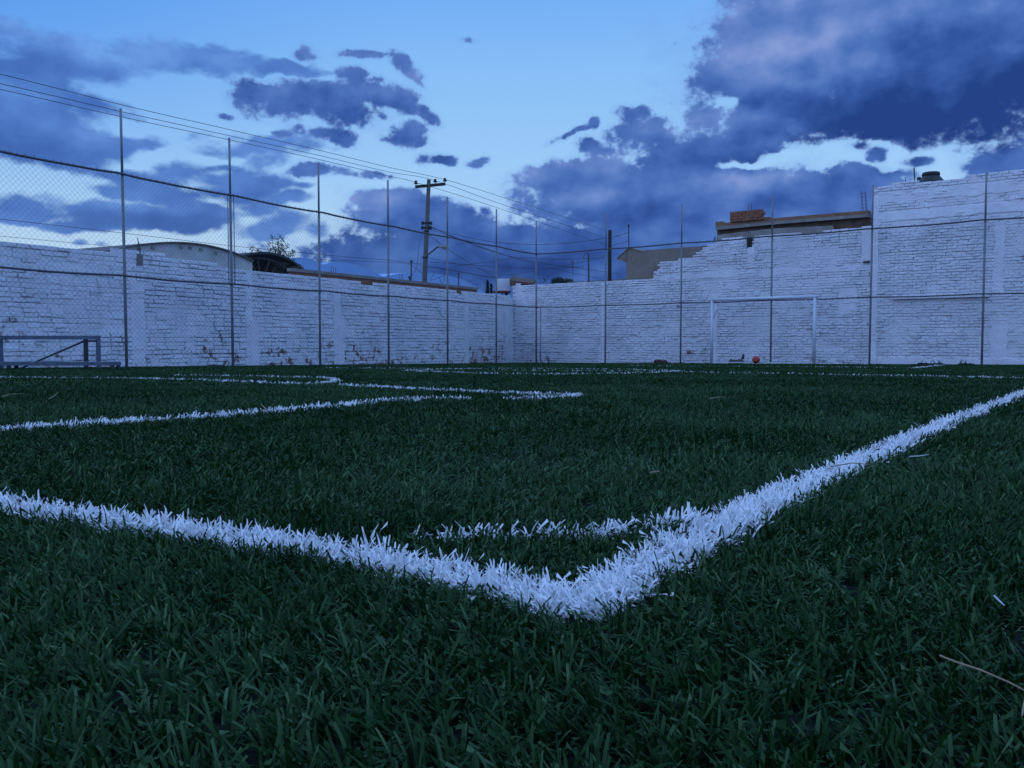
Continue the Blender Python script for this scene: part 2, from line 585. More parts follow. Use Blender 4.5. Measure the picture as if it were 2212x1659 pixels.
M_STEEL = plain('galvanised_steel', (0.17, 0.18, 0.20), 0.5, 0.0, 0.25, 20)
M_RAIL = plain('dark_rail_steel', (0.055, 0.06, 0.075), 0.5, 0.0, 0.3, 20)
M_WIRE = plain('mesh_wire', (0.06, 0.065, 0.075), 0.5, 0.0, 0.1, 5)
M_CABLE = plain('cable_black', (0.02, 0.02, 0.025), 0.6, 0, 0.1, 5)
M_WHITEP = plain('white_goal_paint', (0.50, 0.55, 0.62), 0.4, 0, 0.08, 12)
M_BENCH = plain('bench_grey_paint', (0.075, 0.10, 0.14), 0.55, 0, 0.25, 10)
M_BENCHD = plain('bench_dark_paint', (0.03, 0.033, 0.04), 0.6, 0, 0.25, 10)
M_CONC = plain('raw_concrete', (0.24, 0.22, 0.20), 0.9, 0, 0.28, 3, 0.4, 0.2)
M_PLAST = plain('brown_plaster', (0.225, 0.185, 0.15), 0.92, 0, 0.30, 1.6, 0.4, 0.2)
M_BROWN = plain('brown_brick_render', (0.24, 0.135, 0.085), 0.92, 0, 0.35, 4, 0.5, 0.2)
M_GABLE = plain('grey_white_plaster', (0.44, 0.44, 0.42), 0.92, 0, 0.22, 1.8, 0.4, 0.2)
M_DARKW = plain('dark_brown_brick', (0.12, 0.085, 0.06), 0.9, 0, 0.4, 5, 0.5, 0.2)  # one dark brown for the building wall, shed back and roof tiles
M_BLUE = plain('blue_sheet_roof', (0.25, 0.42, 0.72), 0.6, 0, 0.08, 2)
M_SHED = plain('dark_sheet_roof', (0.016, 0.022, 0.020), 0.6, 0, 0.3, 3)
M_TRUSS = plain('truss_steel', (0.10, 0.09, 0.08), 0.7, 0, 0.3, 6)
M_POLEC = plain('pole_concrete', (0.13, 0.12, 0.11), 0.9, 0, 0.25, 5, 0.3, 0.2)
M_POLEW = plain('pole_dark_wood', (0.035, 0.028, 0.024), 0.9, 0, 0.3, 5)
M_TANK = plain('tank_black_plastic', (0.018, 0.022, 0.024), 0.6, 0, 0.2, 6)
M_LAMP = plain('lamp_housing', (0.20, 0.21, 0.21), 0.5, 0, 0.2, 6)
M_LENS = plain('lamp_lens', (0.42, 0.44, 0.40), 0.3, 0, 0.1, 6)
M_HUT = plain('white_hut_paint', (0.66, 0.68, 0.74), 0.9, 0, 0.12, 2)
M_RED = plain('red_paint', (0.26, 0.045, 0.06), 0.7, 0, 0.2, 4)
M_BARK = plain('bark', (0.07, 0.055, 0.04), 0.9, 0, 0.3, 10)
M_LEAF = plain('leaf_green', (0.035, 0.05, 0.028), 0.7, 0, 0.4, 9)
M_CYP = plain('cypress_green', (0.010, 0.018, 0.012), 0.8, 0, 0.4, 9)
M_BUSH = plain('bush_green', (0.022, 0.045, 0.025), 0.8, 0, 0.4, 9)
M_DRYL = plain('dry_creeper', (0.075, 0.058, 0.035), 0.9, 0, 0.4, 9)
M_BALL = plain('ball_orange', (0.50, 0.060, 0.030), 0.5, 0, 0.15, 14)
M_BALLD = plain('ball_dark_patch', (0.05, 0.015, 0.02), 0.5, 0, 0.2, 14)
M_CLOD = plain('brown_clod', (0.075, 0.042, 0.028), 0.95, 0, 0.5, 14, 0.6)
M_DARKC = plain('black_turf_backing', (0.010, 0.011, 0.011), 0.9, 0, 0.3, 14)
M_SACK = plain('grey_sack', (0.085, 0.08, 0.075), 0.9, 0, 0.4, 14)
M_STRAW = plain('dry_straw', (0.27, 0.20, 0.12), 0.8, 0, 0.2, 40)
M_WSCRAP = plain('white_scrap', (0.50, 0.52, 0.56), 0.7, 0, 0.1, 40)
M_PAINTC = plain('whitewashed_concrete', (0.70, 0.71, 0.76), 0.92, 0, 0.10, 2.5, 0.7, 0.15)
M_RUST = plain('rusty_steel', (0.10, 0.075, 0.06), 0.85, 0, 0.3, 12)
M_DIRT = plain('dirt_strip', (0.10, 0.085, 0.07), 0.95, 0, 0.35, 3, 0.5)


def brick_face(name):
    m, nt, b = new_mat(name)
    N, L = nt.nodes, nt.links
    at_ = N.new('ShaderNodeAttribute')
    at_.attribute_name = 'tone'
    tc = N.new('ShaderNodeTexCoord')
    n = N.new('ShaderNodeTexNoise')
    L.new(tc.outputs['Object'], n.inputs['Vector'])
    n.inputs['Scale'].default_value = 9
    n.inputs['Detail'].default_value = 5
    r = N.new('ShaderNodeValToRGB')
    L.new(n.outputs['Fac'], r.inputs[0])
    r.color_ramp.elements[0].position = 0.35
    r.color_ramp.elements[0].color = (0.27, 0.115, 0.062, 1)
    r.color_ramp.elements[1].position = 0.68
    r.color_ramp.elements[1].color = (0.15, 0.066, 0.042, 1)
    L.new(r.outputs[0], b.inputs['Base Color'])
    b.inputs['Roughness'].default_value = 0.95
    return m


M_BRICK = brick_face('raw_red_brick')

# ------------------------------------------------------------------ ground
m, nt, b = new_mat('turf_infill')
N, L = nt.nodes, nt.links
tc = N.new('ShaderNodeTexCoord')
n = N.new('ShaderNodeTexNoise')
L.new(tc.outputs['Object'], n.inputs['Vector'])
n.inputs['Scale'].default_value = 260
n.inputs['Detail'].default_value = 3
r = N.new('ShaderNodeValToRGB')
L.new(n.outputs['Fac'], r.inputs[0])
r.color_ramp.elements[0].position, r.color_ramp.elements[0].color = 0.35, (0.004, 0.006, 0.006, 1)
r.color_ramp.elements[1].position, r.color_ramp.elements[1].color = 0.7, (0.016, 0.022, 0.018, 1)
L.new(r.outputs[0], b.inputs['Base Color'])
b.inputs['Roughness'].default_value = 0.95
b.inputs['Specular IOR Level'].default_value = 0.1
bp = N.new('ShaderNodeBump')
bp.inputs['Strength'].default_value = 0.6
bp.inputs['Distance'].default_value = 0.004
L.new(n.outputs['Fac'], bp.inputs['Height'])
L.new(bp.outputs[0], b.inputs['Normal'])
M_GROUND = m

g = MB()
xs = [-900, -300, -100, -40, -15, -5, 0, 5, 15, 40, 100, 300, 900]
ys = [-60, -10, -3, 0, 3, 10, 20, 32, 45, 70, 140, 400, 1200]
for j, y in enumerate(ys):
    for x in xs:
        g.v.append((x, y, gz(x, y) if y < 70 else gz(x, 70) + 0.0 * y))
for j in range(len(ys) - 1):
    for i in range(len(xs) - 1):
        a = j * len(xs) + i
        g.f.append((a, a + 1, a + 1 + len(xs), a + len(xs)))
        g.m.append(0)
tag(g.build('ground', M_GROUND), 'dark rubber infill ground under the green turf', None, kind='structure')

# ------------------------------------------------------------------ site geometry (fence corner, walls)
uL = Vector((-0.484, -0.875, 0)).normalized()        # along the left fence and wall, towards the camera
uR = Vector((0.793, -0.610, 0)).normalized()         # along the far fence and wall, to the right
nL = Vector((0.875, -0.484, 0)).normalized()         # left wall faces this way
nR = Vector((-0.610, -0.793, 0)).normalized()        # far wall faces this way
FC = Vector((0.84, 30.0, 0))
WC = Vector((0.03, 31.37, 0))

# ------------------------------------------------------------------ white line layout (photo pixels -> ground)
LINES = [
    ('pitch_line', 'broad white sideline running from the near corner to the right edge', 0.050,
     [(1240, 1332), (1300, 1299), (1400, 1240), (1500, 1184), (1620, 1118), (1750, 1056), (1900, 985), (2050, 918), (2212, 852), (2400, 790.5)]),
    ('pitch_line', 'broad white goal line running from the near corner to the left edge', 0.046,
     [(1262, 1338), (1180, 1310), (1060, 1277), (900, 1243), (700, 1204), (500, 1174), (300, 1148), (120, 1122), (0, 1104), (-300, 1058), (-800, 990)]),
    ('corner_arc', 'thin white quarter circle inside the near corner of the pitch', 0.018,
     [(775, 1176), (850, 1173), (930, 1171), (1000, 1169), (1100, 1168), (1200, 1167), (1300, 1163), (1380, 1155), (1450, 1144), (1510, 1132)]),
    ('pitch_line', 'white penalty box line rising from the left edge to a gap', 0.060,
     [(-300, 968), (0, 937), (150, 925), (300, 914), (450, 903), (600, 892), (700, 883), (800, 873), (860, 868), (940, 865.5), (1012, 866)]),
    ('pitch_line', 'short white line piece ending in the penalty box corner', 0.060,
     [(1095, 867), (1150, 865), (1200, 862), (1252, 858)]),
    ('pitch_line', 'white penalty box front line running back from its corner to the white loop', 0.060,
     [(1252, 857), (1150, 853.5), (1040, 850), (900, 844), (800, 837.5), (735, 834)]),
    ('pitch_loop', 'white rounded loop on the left half of the pitch', 0.060,
     [(-200, 815.5), (0, 817), (120, 818.5), (250, 819), (380, 821.5), (480, 824.5), (580, 829), (650, 831.5), (700, 830), (725, 826), (724, 822),
      (700, 818), (650, 816.5), (560, 814.5), (450, 813), (370, 812.5)]),
    ('centre_circle', 'white centre circle far off in front of the corner of the walls', 0.075,
     [(872, 802), (940, 804.5), (1010, 807), (1100, 809), (1200, 809.5), (1300, 808.5), (1390, 806.5), (1440, 805), (1468, 803.6), (1450, 802), (1380, 800), (1300, 798.6),
      (1200, 797.6), (1100, 797.4), (1020, 797.8), (950, 799), (900, 800.4), (872, 802)]),
    ('pitch_line', 'thin white halfway line from the centre circle to the right edge', 0.060,
     [(1060, 801.2), (1200, 802.2), (1330, 803.2), (1468, 804.4), (1560, 806.5), (1700, 809), (1850, 812), (2000, 814.5), (2212, 819), (2500, 826)]),
    ('pitch_line', 'faint white line far off in front of the goal', 0.075,
     [(1355, 789.8), (1450, 792), (1600, 792.5), (1700, 793), (1850, 794.5), (1985, 796)]),
    ('pitch_line', 'far white sideline piece beside the lifted turf edge', 0.085,
     [(1975, 796.2), (2006, 792.6), (2034, 789.6)]),
    ('pitch_line', 'faint white line far off before the left fence', 0.070,
     [(700, 795.3), (860, 797), (960, 798.2), (1010, 799)]),
]
line_pts = []
for nm, lab, w, pts in LINES:
    line_pts.append(np.array([(ground(*p).x, ground(*p).y) for p in pts]))


def seg_dist(P, poly):
    best = np.full(len(P), 1e9)
    for a, bb in zip(poly[:-1], poly[1:]):
        d = bb - a
        t = np.clip(((P - a) @ d) / max(d @ d, 1e-9), 0, 1)
        q = P - (a + t[:, None] * d)
        best = np.minimum(best, np.einsum('ij,ij->i', q, q))
    return np.sqrt(best)


# ------------------------------------------------------------------ turf blades
def inside_fence(P):
    q = P - np.array((FC.x, FC.y))
    a = q @ np.array((nL.x, nL.y))
    b_ = q @ np.array((nR.x, nR.y))
    return (a > -0.25) & (b_ > -0.12)


def scatter(y0, y1, dens, per):
    """tufts of `per` blades over a wedge wider than the view"""
    k0, k1 = 0.80, 0.8
    area = k0 * (y1 * y1 - y0 * y0) + 2 * k1 * (y1 - y0)
    n = int(area * dens / per)
    big = max(k0 * y1 + k1, 0.1)
    out = np.empty((0, 2))
    while len(out) < n:
        p = np.stack([rng.uniform(-big, big, n * 2), rng.uniform(y0, y1, n * 2)], 1)
        p = p[np.abs(p[:, 0]) < k0 * p[:, 1] + k1]
        out = np.concatenate([out, p])
    out = out[:n]
    return out


class Blades:
    def __init__(s):
        s.V, s.F, s.n, s.T = [], [], 0, []

    def add(s, root, L_, W, lean_az, lean, face, seg, tone):
        """root (n,2); blade bends over towards lean_az by lean (0 up .. 1.5 flat)"""
        n = len(root)
        if n == 0:
            return
        dx, dy = np.cos(lean_az), np.sin(lean_az)
        wx, wy = np.cos(face), np.sin(face)
        pts = []
        pos = np.zeros((n, 3))
        pos[:, :2] = root
        pos[:, 2] = gz(root[:, 0], root[:, 1]) - 0.002
        ring = []
        for k in range(seg + 1):
            t = k / seg
            wk = W * (1.0 - 0.28 * t ** 3)
            ring.append(np.stack([pos + np.stack([-wx * wk / 2, -wy * wk / 2, 0 * wk], 1), pos + np.stack([wx * wk / 2, wy * wk / 2, 0 * wk], 1)], 1))
            if k < seg:
                ang = lean * (0.35 + 0.9 * (k + 0.5) / seg)
                st = (L_ / seg)
                pos = pos + np.stack([dx * np.sin(ang) * st, dy * np.sin(ang) * st, np.cos(ang) * st], 1)
        A = np.stack(ring, 1).reshape(n, (seg + 1) * 2, 3)
        # slanted cut at the tip
        cut = rng.uniform(-0.12, 0.12, n)
        A[:, -1, 2] += cut * L_
        base = s.n + np.arange(n)[:, None] * ((seg + 1) * 2)
        q = np.concatenate([base + np.array([2 * k, 2 * k + 1, 2 * k + 3, 2 * k + 2]) for k in range(seg)], 1).reshape(-1, 4)
        s.V.append(A.reshape(-1, 3))
        s.F.append(q)
        s.T.append(np.repeat(tone, seg))
        s.n += n * (seg + 1) * 2

    def build(s, name, mat):
        V_ = np.concatenate(s.V).astype(np.float32)
        F_ = np.concatenate(s.F).astype(np.int32)
        T_ = np.concatenate(s.T).astype(np.float32)
        me = bpy.data.meshes.new(name)
        me.vertices.add(len(V_))
        me.vertices.foreach_set('co', V_.ravel())
        me.loops.add(F_.size)
        me.loops.foreach_set('vertex_index', F_.ravel())
        me.polygons.add(len(F_))
        me.polygons.foreach_set('loop_start', np.arange(0, F_.size, 4, dtype=np.int32))
        a = me.attributes.new('tone', 'FLOAT', 'FACE')
        a.data.foreach_set('value', T_)
        me.materials.append(mat)
        me.update(calc_edges=True)
        o = bpy.data.objects.new(name, me)
        COL.objects.link(o)
        return o


def blade_mat(name, c0, c1, c2, rough, spec, trans=0.25):
    m, nt, b = new_mat(name)
    N, L = nt.nodes, nt.links
    a = N.new('ShaderNodeAttribute')
    a.attribute_name = 'tone'
    r = N.new('ShaderNodeValToRGB')
    L.new(a.outputs['Fac'], r.inputs[0])
    e = r.color_ramp.elements
    e[0].position, e[0].color = 0.0, (*c0, 1)
    e[1].position, e[1].color = 1.0, (*c2, 1)
    x = e.new(0.5)
    x.color = (*c1, 1)
    L.new(r.outputs[0], b.inputs['Base Color'])
    b.inputs['Roughness'].default_value = rough
    b.inputs['Specular IOR Level'].default_value = spec
    # a little light passes through the fibres
    tr = N.new('ShaderNodeBsdfTranslucent')
    L.new(r.outputs[0], tr.inputs['Color'])
    mx = N.new('ShaderNodeMixShader')
    mx.inputs[0].default_value = trans
    L.new(b.outputs[0], mx.inputs[1])
    L.new(tr.outputs[0], mx.inputs[2])
    L.new(mx.outputs[0], nt.nodes['Material Output'].inputs['Surface'])
    return m


M_GREEN = blade_mat('turf_fibre_green', (0.0064, 0.0275, 0.0056), (0.0118, 0.0495, 0.0092), (0.070, 0.138, 0.060), 0.52, 0.12, 0.16)
M_WHITE = blade_mat('turf_fibre_white', (0.74, 0.77, 0.80), (0.82, 0.84, 0.86), (0.88, 0.88, 0.88), 0.6, 0.3)

grass = Blades()
white = [Blades() for _ in LINES]
BANDS = [  # y0, y1, blades per m2, per tuft, length, width, segments
    (0.10, 0.80, 92000, 6, 0.0190, 0.0017, 4),
    (0.80, 1.20, 56000, 6, 0.0195, 0.0020, 3),
    (1.20, 2.4, 26000, 6, 0.020, 0.0028, 3),
    (2.4, 5.0, 9000, 5, 0.021, 0.0042, 2),
    (5.0, 9.0, 3300, 4, 0.021, 0.0062, 2),
    (9.0, 17.0, 1200, 3, 0.022, 0.010, 1),
    (17.0, 34.0, 420, 2, 0.022, 0.018, 1),
]


def make_blades(P, per, bl, bw, seg, boost):
    """blade parameters for tufts at P"""
    n = len(P)
    R = np.repeat(P, per, 0) + rng.normal(0, bw * 2.2, (n * per, 2))
    k = len(R)
    brush = vnoise(R, 1.7, 3) * 2 * math.pi * 1.1 + 2.0 + 0.5 * np.sin(R[:, 0] * 2)
    taz = np.repeat(rng.uniform(0, 2 * math.pi, n), per)
    own = rng.uniform(0, 2 * math.pi, k)
    c = 0.38 * np.cos(brush) + 0.70 * np.cos(taz) + 0.80 * np.cos(own)
    s_ = 0.38 * np.sin(brush) + 0.70 * np.sin(taz) + 0.80 * np.sin(own)
    laz = np.arctan2(s_, c)
    flat = 0.62 + 0.45 * vnoise(R, 3.3, 9)
    lean = np.clip(rng.normal(1.12, 0.45, k) * flat + 0.10, 0.02, 1.6)
    L_ = bl * np.clip(rng.normal(0.98, 0.22, k), 0.45, 1.6)
    W = bw * rng.uniform(0.75, 1.25, k)
    face = laz + math.pi / 2 + rng.normal(0, 0.5, k)
    tone = np.clip(0.22 + 0.20 * vnoise(R, 0.9, 5) + 0.22 * vnoise(R, 6.0, 6) + rng.normal(0, 0.20, k) + 0.35 * (rng.random(k) < 0.06), 0, 1)
    return R, L_, W, laz, lean, face, tone


allpts = [seg for seg in line_pts]
for (y0, y1, dens, per, bl, bw, seg) in BANDS:
    P = scatter(y0, y1, dens, per)
    P = P[inside_fence(P)]
    keep = np.ones(len(P), bool)
    for (nm, lab, w, _), poly in zip(LINES, line_pts):
        lo, hi = poly.min(0) - 0.2, poly.max(0) + 0.2
        idx = np.where((P[:, 0] > lo[0]) & (P[:, 0] < hi[0]) & (P[:, 1] > lo[1]) & (P[:, 1] < hi[1]))[0]
        if len(idx):
            dd = seg_dist(P[idx], poly)
            keep[idx[dd < w / 2 + rng.normal(0, 0.004, len(idx))]] = False
    # bare spots where the black infill shows (a few near the lens)
    spots = vnoise(P, 5.0, 12) + 0.5 * vnoise(P, 11.0, 13)
    thin = (spots < 0.27) & (rng.random(len(P)) < 0.7)
    keep &= ~thin
    P = P[keep]
    R, L_, W, laz, lean, face, tone = make_blades(P, per, bl, bw, seg, 1.0)
    grass.add(R, L_, W, laz, lean, face, seg, tone)

# white fibres along every line
for li, ((nm, lab, w, _), poly) in enumerate(zip(LINES, line_pts)):
    for a, b_ in zip(poly[:-1], poly[1:]):
        ln = np.linalg.norm(b_ - a)
        parts_ = max(1, int(ln / 0.4))
        for q in range(parts_):
            A, B = a + (b_ - a) * q / parts_, a + (b_ - a) * (q + 1) / parts_
            yc = (A[1] + B[1]) / 2
            if yc < 0.1 or yc > 33:
                continue
            for (y0, y1, dens, per, bl, bw, seg) in BANDS:
                if y0 <= yc < y1:
                    break
            n = max(1, int(np.linalg.norm(B - A) * w * dens * 1.5 / per * (min(1.0, max(0.12, (A[0] + 0.14) / 0.12)) if nm == 'corner_arc' else 1)))
            t = rng.random(n)
            d = (B - A) / max(np.linalg.norm(B - A), 1e-6)
            off = rng.uniform(-w / 2, w / 2, n)
            P = A + t[:, None] * (B - A) + off[:, None] * np.array((-d[1], d[0]))
            R, L_, W, laz, lean, face, tone = make_blades(P, per, bl * 0.98, bw, seg, 1.0)
            lean *= 0.9
            tone = np.clip(rng.normal(0.5, 0.25, len(R)), 0, 1)
            white[li].add(R, L_, W, laz, lean, face, seg, tone)

tag(grass.build('grass', M_GREEN), 'dark green artificial turf covering the whole pitch', None, kind='stuff')
for (nm, lab, w, _), bl in zip(LINES, white):
    tag(bl.build(nm, M_WHITE), lab, None, group='white pitch lines', kind='structure')

# ------------------------------------------------------------------ brick walls


def brick_wall(parent, origin, u, nrm, s0, s1, top, zbase, mats, seed, thick=0.16, relief=0.9, CH=0.088, BL=0.255):
    """real bricks standing out of a recessed joint plane; top(s) gives the ragged top edge"""
    r = np.random.default_rng(seed)
    o = Vector(origin)
    up = Vector((0, 0, 1))
    mb = MB()
    courses = int((max(top(s) for s in np.linspace(s0, s1, 200)) - zbase) / CH) + 1

    def pt(s, z, e):
        return o + u * s + nrm * e + up * (zbase + z)

    tab = np.random.default_rng(seed + 5).random((64, 64))

    def nz(s, z, sc):
        x, y = s * sc, z * sc * 1.6
        i, j = int(math.floor(x)), int(math.floor(y))
        fx, fy = x - i, y - j
        fx, fy = fx * fx * (3 - 2 * fx), fy * fy * (3 - 2 * fy)
        g_ = lambda a, b: tab[a % 64, b % 64]
        return (g_(i, j) * (1 - fx) + g_(i + 1, j) * fx) * (1 - fy) + (g_(i, j + 1) * (1 - fx) + g_(i + 1, j + 1) * fx) * fy

    # backing (joint plane) in narrow columns that follow the stepped top
    st = BL / 2
    k = int((s1 - s0) / st)
    for i in range(k):
        a, b = s0 + i * st, s0 + (i + 1) * st
        z = math.floor((top((a + b) / 2) - zbase) / CH) * CH - 0.01
        if z <= 0:
            continue
        p = [pt(a, -0.3, 0), pt(b, -0.3, 0), pt(b, z, 0), pt(a, z, 0)]
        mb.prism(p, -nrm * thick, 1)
    for c in range(courses):
        z0 = c * CH
        sag = 0.006 * math.sin(c * 1.7)
        s = s0 + (0 if c % 2 else BL / 2) + r.uniform(-0.02, 0.02)
        while s < s1 - 0.05:
            L_ = min(BL * r.uniform(0.94, 1.06), s1 - s)
            mid = s + L_ / 2
            if zbase + z0 + CH <= top(mid) + 0.012 and r.random() > 0.006:
                f = nz(mid, z0, 0.9) * 0.6 + nz(mid, z0, 3.1) * 0.4
                f = min(1, max(0, (f - 0.32) / 0.30))
                e = (0.004 + 0.034 * f * relief) * r.uniform(0.6, 1.3)
                gap = lambda p, w_: 0.0015 + (r.uniform(.4, 1.4) * w_ if r.random() < p * (0.35 + f) else 0.0025)
                a, b = s + gap(.30, .012), s + L_ - gap(.30, .012)
                lo, hi = z0 + gap(.40, .013) + sag, z0 + CH - gap(.30, .008) + sag
                i_ = 0.008
                q = lambda: r.uniform(-0.007, 0.007)
                vs = [pt(a, lo, -0.002), pt(b, lo, -0.002), pt(b, hi, -0.002), pt(a, hi, -0.002),
                      pt(a + q() * .6, lo + q() * .6, e * .6), pt(b + q() * .6, lo + q() * .6, e * .6), pt(b + q() * .6, hi + q() * .6, e * .6), pt(a + q() * .6, hi + q() * .6, e * .6),
                      pt(a + i_ + q(), lo + i_ + q(), e + q() * .6), pt(b - i_ + q(), lo + i_ + q(), e + q() * .6),
                      pt(b - i_ + q(), hi - i_ + q(), e + q() * .6), pt(a + i_ + q(), hi - i_ + q(), e + q() * .6)]
                fs = [(8, 9, 10, 11)]
                for h in (0, 4):
                    for k_ in range(4):
                        fs.append((h + k_, h + (k_ + 1) % 4, h + 4 + (k_ + 1) % 4, h + 4 + k_))
                mb.add(vs, fs, 0)
            s += L_
    return mb.build('brickwork', mats, parent)


def strip(mb, origin, u, nrm, s0, s1, z0, z1, out, jit=0.012, step=0.18, vertical=True):
    """hand plastered strip (column or ring beam) with wavy edges standing `out` from the joint plane"""
    o = Vector(origin)
    up = Vector((0, 0, 1))
    n = max(1, int(((z1 - z0) if vertical else (s1 - s0)) / step))
    rows = []
    for i in range(n + 1):
        t = i / n
        if vertical:
            z = z0 + (z1 - z0) * t
            a, b = s0 + random.uniform(-jit, jit), s1 + random.uniform(-jit, jit)
            rows.append([(a, z), (b, z)])
        else:
            s = s0 + (s1 - s0) * t
            a, b = z0 + random.uniform(-jit, jit), z1 + random.uniform(-jit, jit)
            rows.append([(s, a), (s, b)])
    vs = []
    for (a, b) in rows:
        e = out + random.uniform(-0.003, 0.003)
        (sa, za), (sb, zb) = a, b
        vs += [o + u * sa + up * za + nrm * 0.001, o + u * (sa * .97 + sb * .03) + up * (za * .97 + zb * .03) + nrm * e,
               o + u * (sb * .97 + sa * .03) + up * (zb * .97 + za * .03) + nrm * e, o + u * sb + up * zb + nrm * 0.001]
    fs = []
    for i in range(n):
        for k in range(3):
            fs.append((i * 4 + k, i * 4 + k + 1, i * 4 + 5 + k, i * 4 + 4 + k))
    fs.append((0, 1, 2, 3))
    fs.append((n * 4 + 3, n * 4 + 2, n * 4 + 1, n * 4))
    mb.add(vs, fs)


def s_of(px, o, u, n, py=700):
    p = on_plane(px, py, o, n)
    return (p - Vector(o)).dot(u)


def z_of(px, py, o, n):
    return on_plane(px, py, o, n).z


M_WL = whitewash('whitewash_left', 0.125, 0.655, 0.72, -0.5, 0.75, 0.4)
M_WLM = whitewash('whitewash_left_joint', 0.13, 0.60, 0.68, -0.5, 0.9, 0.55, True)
M_WR = whitewash('whitewash_far', 0.10, 0.665, 0.735, -0.6, 0.15, 0.40)
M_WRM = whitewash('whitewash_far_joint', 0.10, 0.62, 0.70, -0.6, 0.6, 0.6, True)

# left wall
zl = CAMZ + 1.68


def top_left(s):
    if s < 0.55:
        return zl - 0.10 + 0.1 * (s > 0.3)
    return zl + 0.03 * math.sin(s * 1.3) + 0.13 * min(1, max(0, (s - 12.5) / 2))


tl = thing('brick_wall', 'low whitewashed brick wall with bare orange patches along its foot, left side', 'wall', (WC.x, WC.y, gz(0, WC.y)))
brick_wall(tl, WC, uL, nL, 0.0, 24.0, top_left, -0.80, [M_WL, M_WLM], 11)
for a, b, ya, yb in ((281, 312, 603, 786), (530, 545, 552, 790), (538, 557, 690, 790), (720, 735, 602, 790), (727, 742, 700, 790), (1002, 1011, 634, 786)):
    mb = MB()
    s0, s1 = sorted((s_of(a, WC, uL, nL), s_of(b, WC, uL, nL)))
    m_ = (a + b) / 2
    strip(mb, WC, uL, nL, s0, s1, z_of(m_, yb, WC, nL), min(z_of(m_, ya, WC, nL), zl - .02), 0.030 if ya < 680 else 0.045, 0.02, 0.12)
    mb.build('column', M_PAINTC, tl)
mb = MB()
strip(mb, WC, uL, nL, 0.4, 23.5, CAMZ + 1.27, CAMZ + 1.40, 0.020, 0.018, 0.2, False)
mb.build('ring_beam', M_PAINTC, tl)
mb = MB()
strip(mb, WC, uL, nL, -0.02, 0.5, -0.7, zl - 0.13, 0.03, 0.03, 0.15)
mb.build('corner_column', M_PAINTC, tl)
mb = MB()
s0, s1 = sorted((s_of(298, WC, uL, nL), s_of(310, WC, uL, nL)))
strip(mb, WC, uL, nL, s0, s1, z_of(304, 574, WC, nL), z_of(304, 549, WC, nL), 0.03, 0.006, 0.1)
mb.build('concrete_stub', M_CONC, tl)
for a, b in (((304, 549), (297, 513)), ((302, 549), (298, 524))):
    mb = MB()
    mb.tube([on_plane(*a, WC, nL), on_plane(*b, WC, nL)], 0.009, 5)
    mb.build('rebar', M_RUST, tl)

# far wall: stepped top
WTOP = [(1108, 613), (1340, 604), (1412, 599), (1415, 588), (1423, 585), (1424.3, 566), (1435, 561), (1468, 559), (1473, 554), (1495, 552), (1497, 548.5), (1509, 542),
        (1513, 539), (1520, 535), (1528, 531), (1547, 520), (1568, 514), (1603, 510.5), (1612, 511), (1613, 533), (1626, 533), (1627, 514), (1633, 508.7), (1667, 506.3), (1689, 502.7),
        (1726, 500.5), (1729, 503), (1802, 496), (1805, 492.4), (1823, 491.5), (1825, 493.5), (1843, 491.5), (1846, 487.7), (1875, 486.8), (1881, 486.5)]
wt = [(s_of(x, WC, uR, nR, y), z_of(x, y, WC, nR)) for x, y in WTOP]
S_TALL = s_of(1882, WC, uR, nR)


def top_far(s):
    if s <= wt[0][0]:
        return wt[0][1]
    for (a, za), (b, zb) in zip(wt[:-1], wt[1:]):
        if a <= s <= b:
            return za + (zb - za) * (s - a) / max(b - a, 1e-6)
    return wt[-1][1]


tr_ = thing('brick_wall', 'whitewashed brick wall with a stair stepped broken top behind the goal', 'wall', (WC.x + uR.x * 7, WC.y + uR.y * 7, gz(0, WC.y + uR.y * 7)))
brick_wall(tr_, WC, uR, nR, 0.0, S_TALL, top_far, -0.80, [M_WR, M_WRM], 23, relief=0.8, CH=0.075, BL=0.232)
for a, b, ya, yb in ((1299, 1307, 610, 786), (1537, 1550, 640, 786), (1613, 1628, 534, 578), (1858, 1880, 489, 562)):
    mb = MB()
    m_ = (a + b) / 2
    strip(mb, WC, uR, nR, s_of(a, WC, uR, nR), s_of(b, WC, uR, nR), z_of(m_, yb, WC, nR), z_of(m_, ya, WC, nR), 0.030, 0.015, 0.1)
    mb.build('column', M_PAINTC, tr_)
mb = MB()
strip(mb, WC, uR, nR, s_of(1426, WC, uR, nR), S_TALL - .02, CAMZ + 1.95, CAMZ + 2.12, 0.023, 0.02, 0.2, False)
mb.build('ring_beam', M_PAINTC, tr_)
mb = MB()
strip(mb, WC, uR, nR, s_of(1811, WC, uR, nR), s_of(1850, WC, uR, nR), z_of(1830, 680, WC, nR), z_of(1830, 622, WC, nR), 0.026, 0.03, 0.08)
mb.build('plaster_patch', M_PAINTC, tr_)
mb = MB()
mb.box(on_plane(1620, 523, WC, nR) + nR * 0.01, uR * 0.075, nR * 0.025, Vector((0, 0, 0.15)))  # solid black block filling the gap, its colour stands for the shade inside
mb.build('slot_shade_block', M_DARKC, tr_)
mb = MB()
for dx in (1617.5, 1622):
    mb = MB()
    mb.tube([on_plane(dx, 533, WC, nR) + nR * .045, on_plane(dx, 497, WC, nR) + nR * .045], 0.008, 5)
    mb.build('rebar', M_RUST, tr_)

# tall wall on the right
zt = z_of(1885, 407, WC, nR)
S_END = 22.0


def top_tall(s):
    return zt + 0.025 * math.sin(s * 2.1) + (0.09 if s > S_TALL + 0.45 else 0)


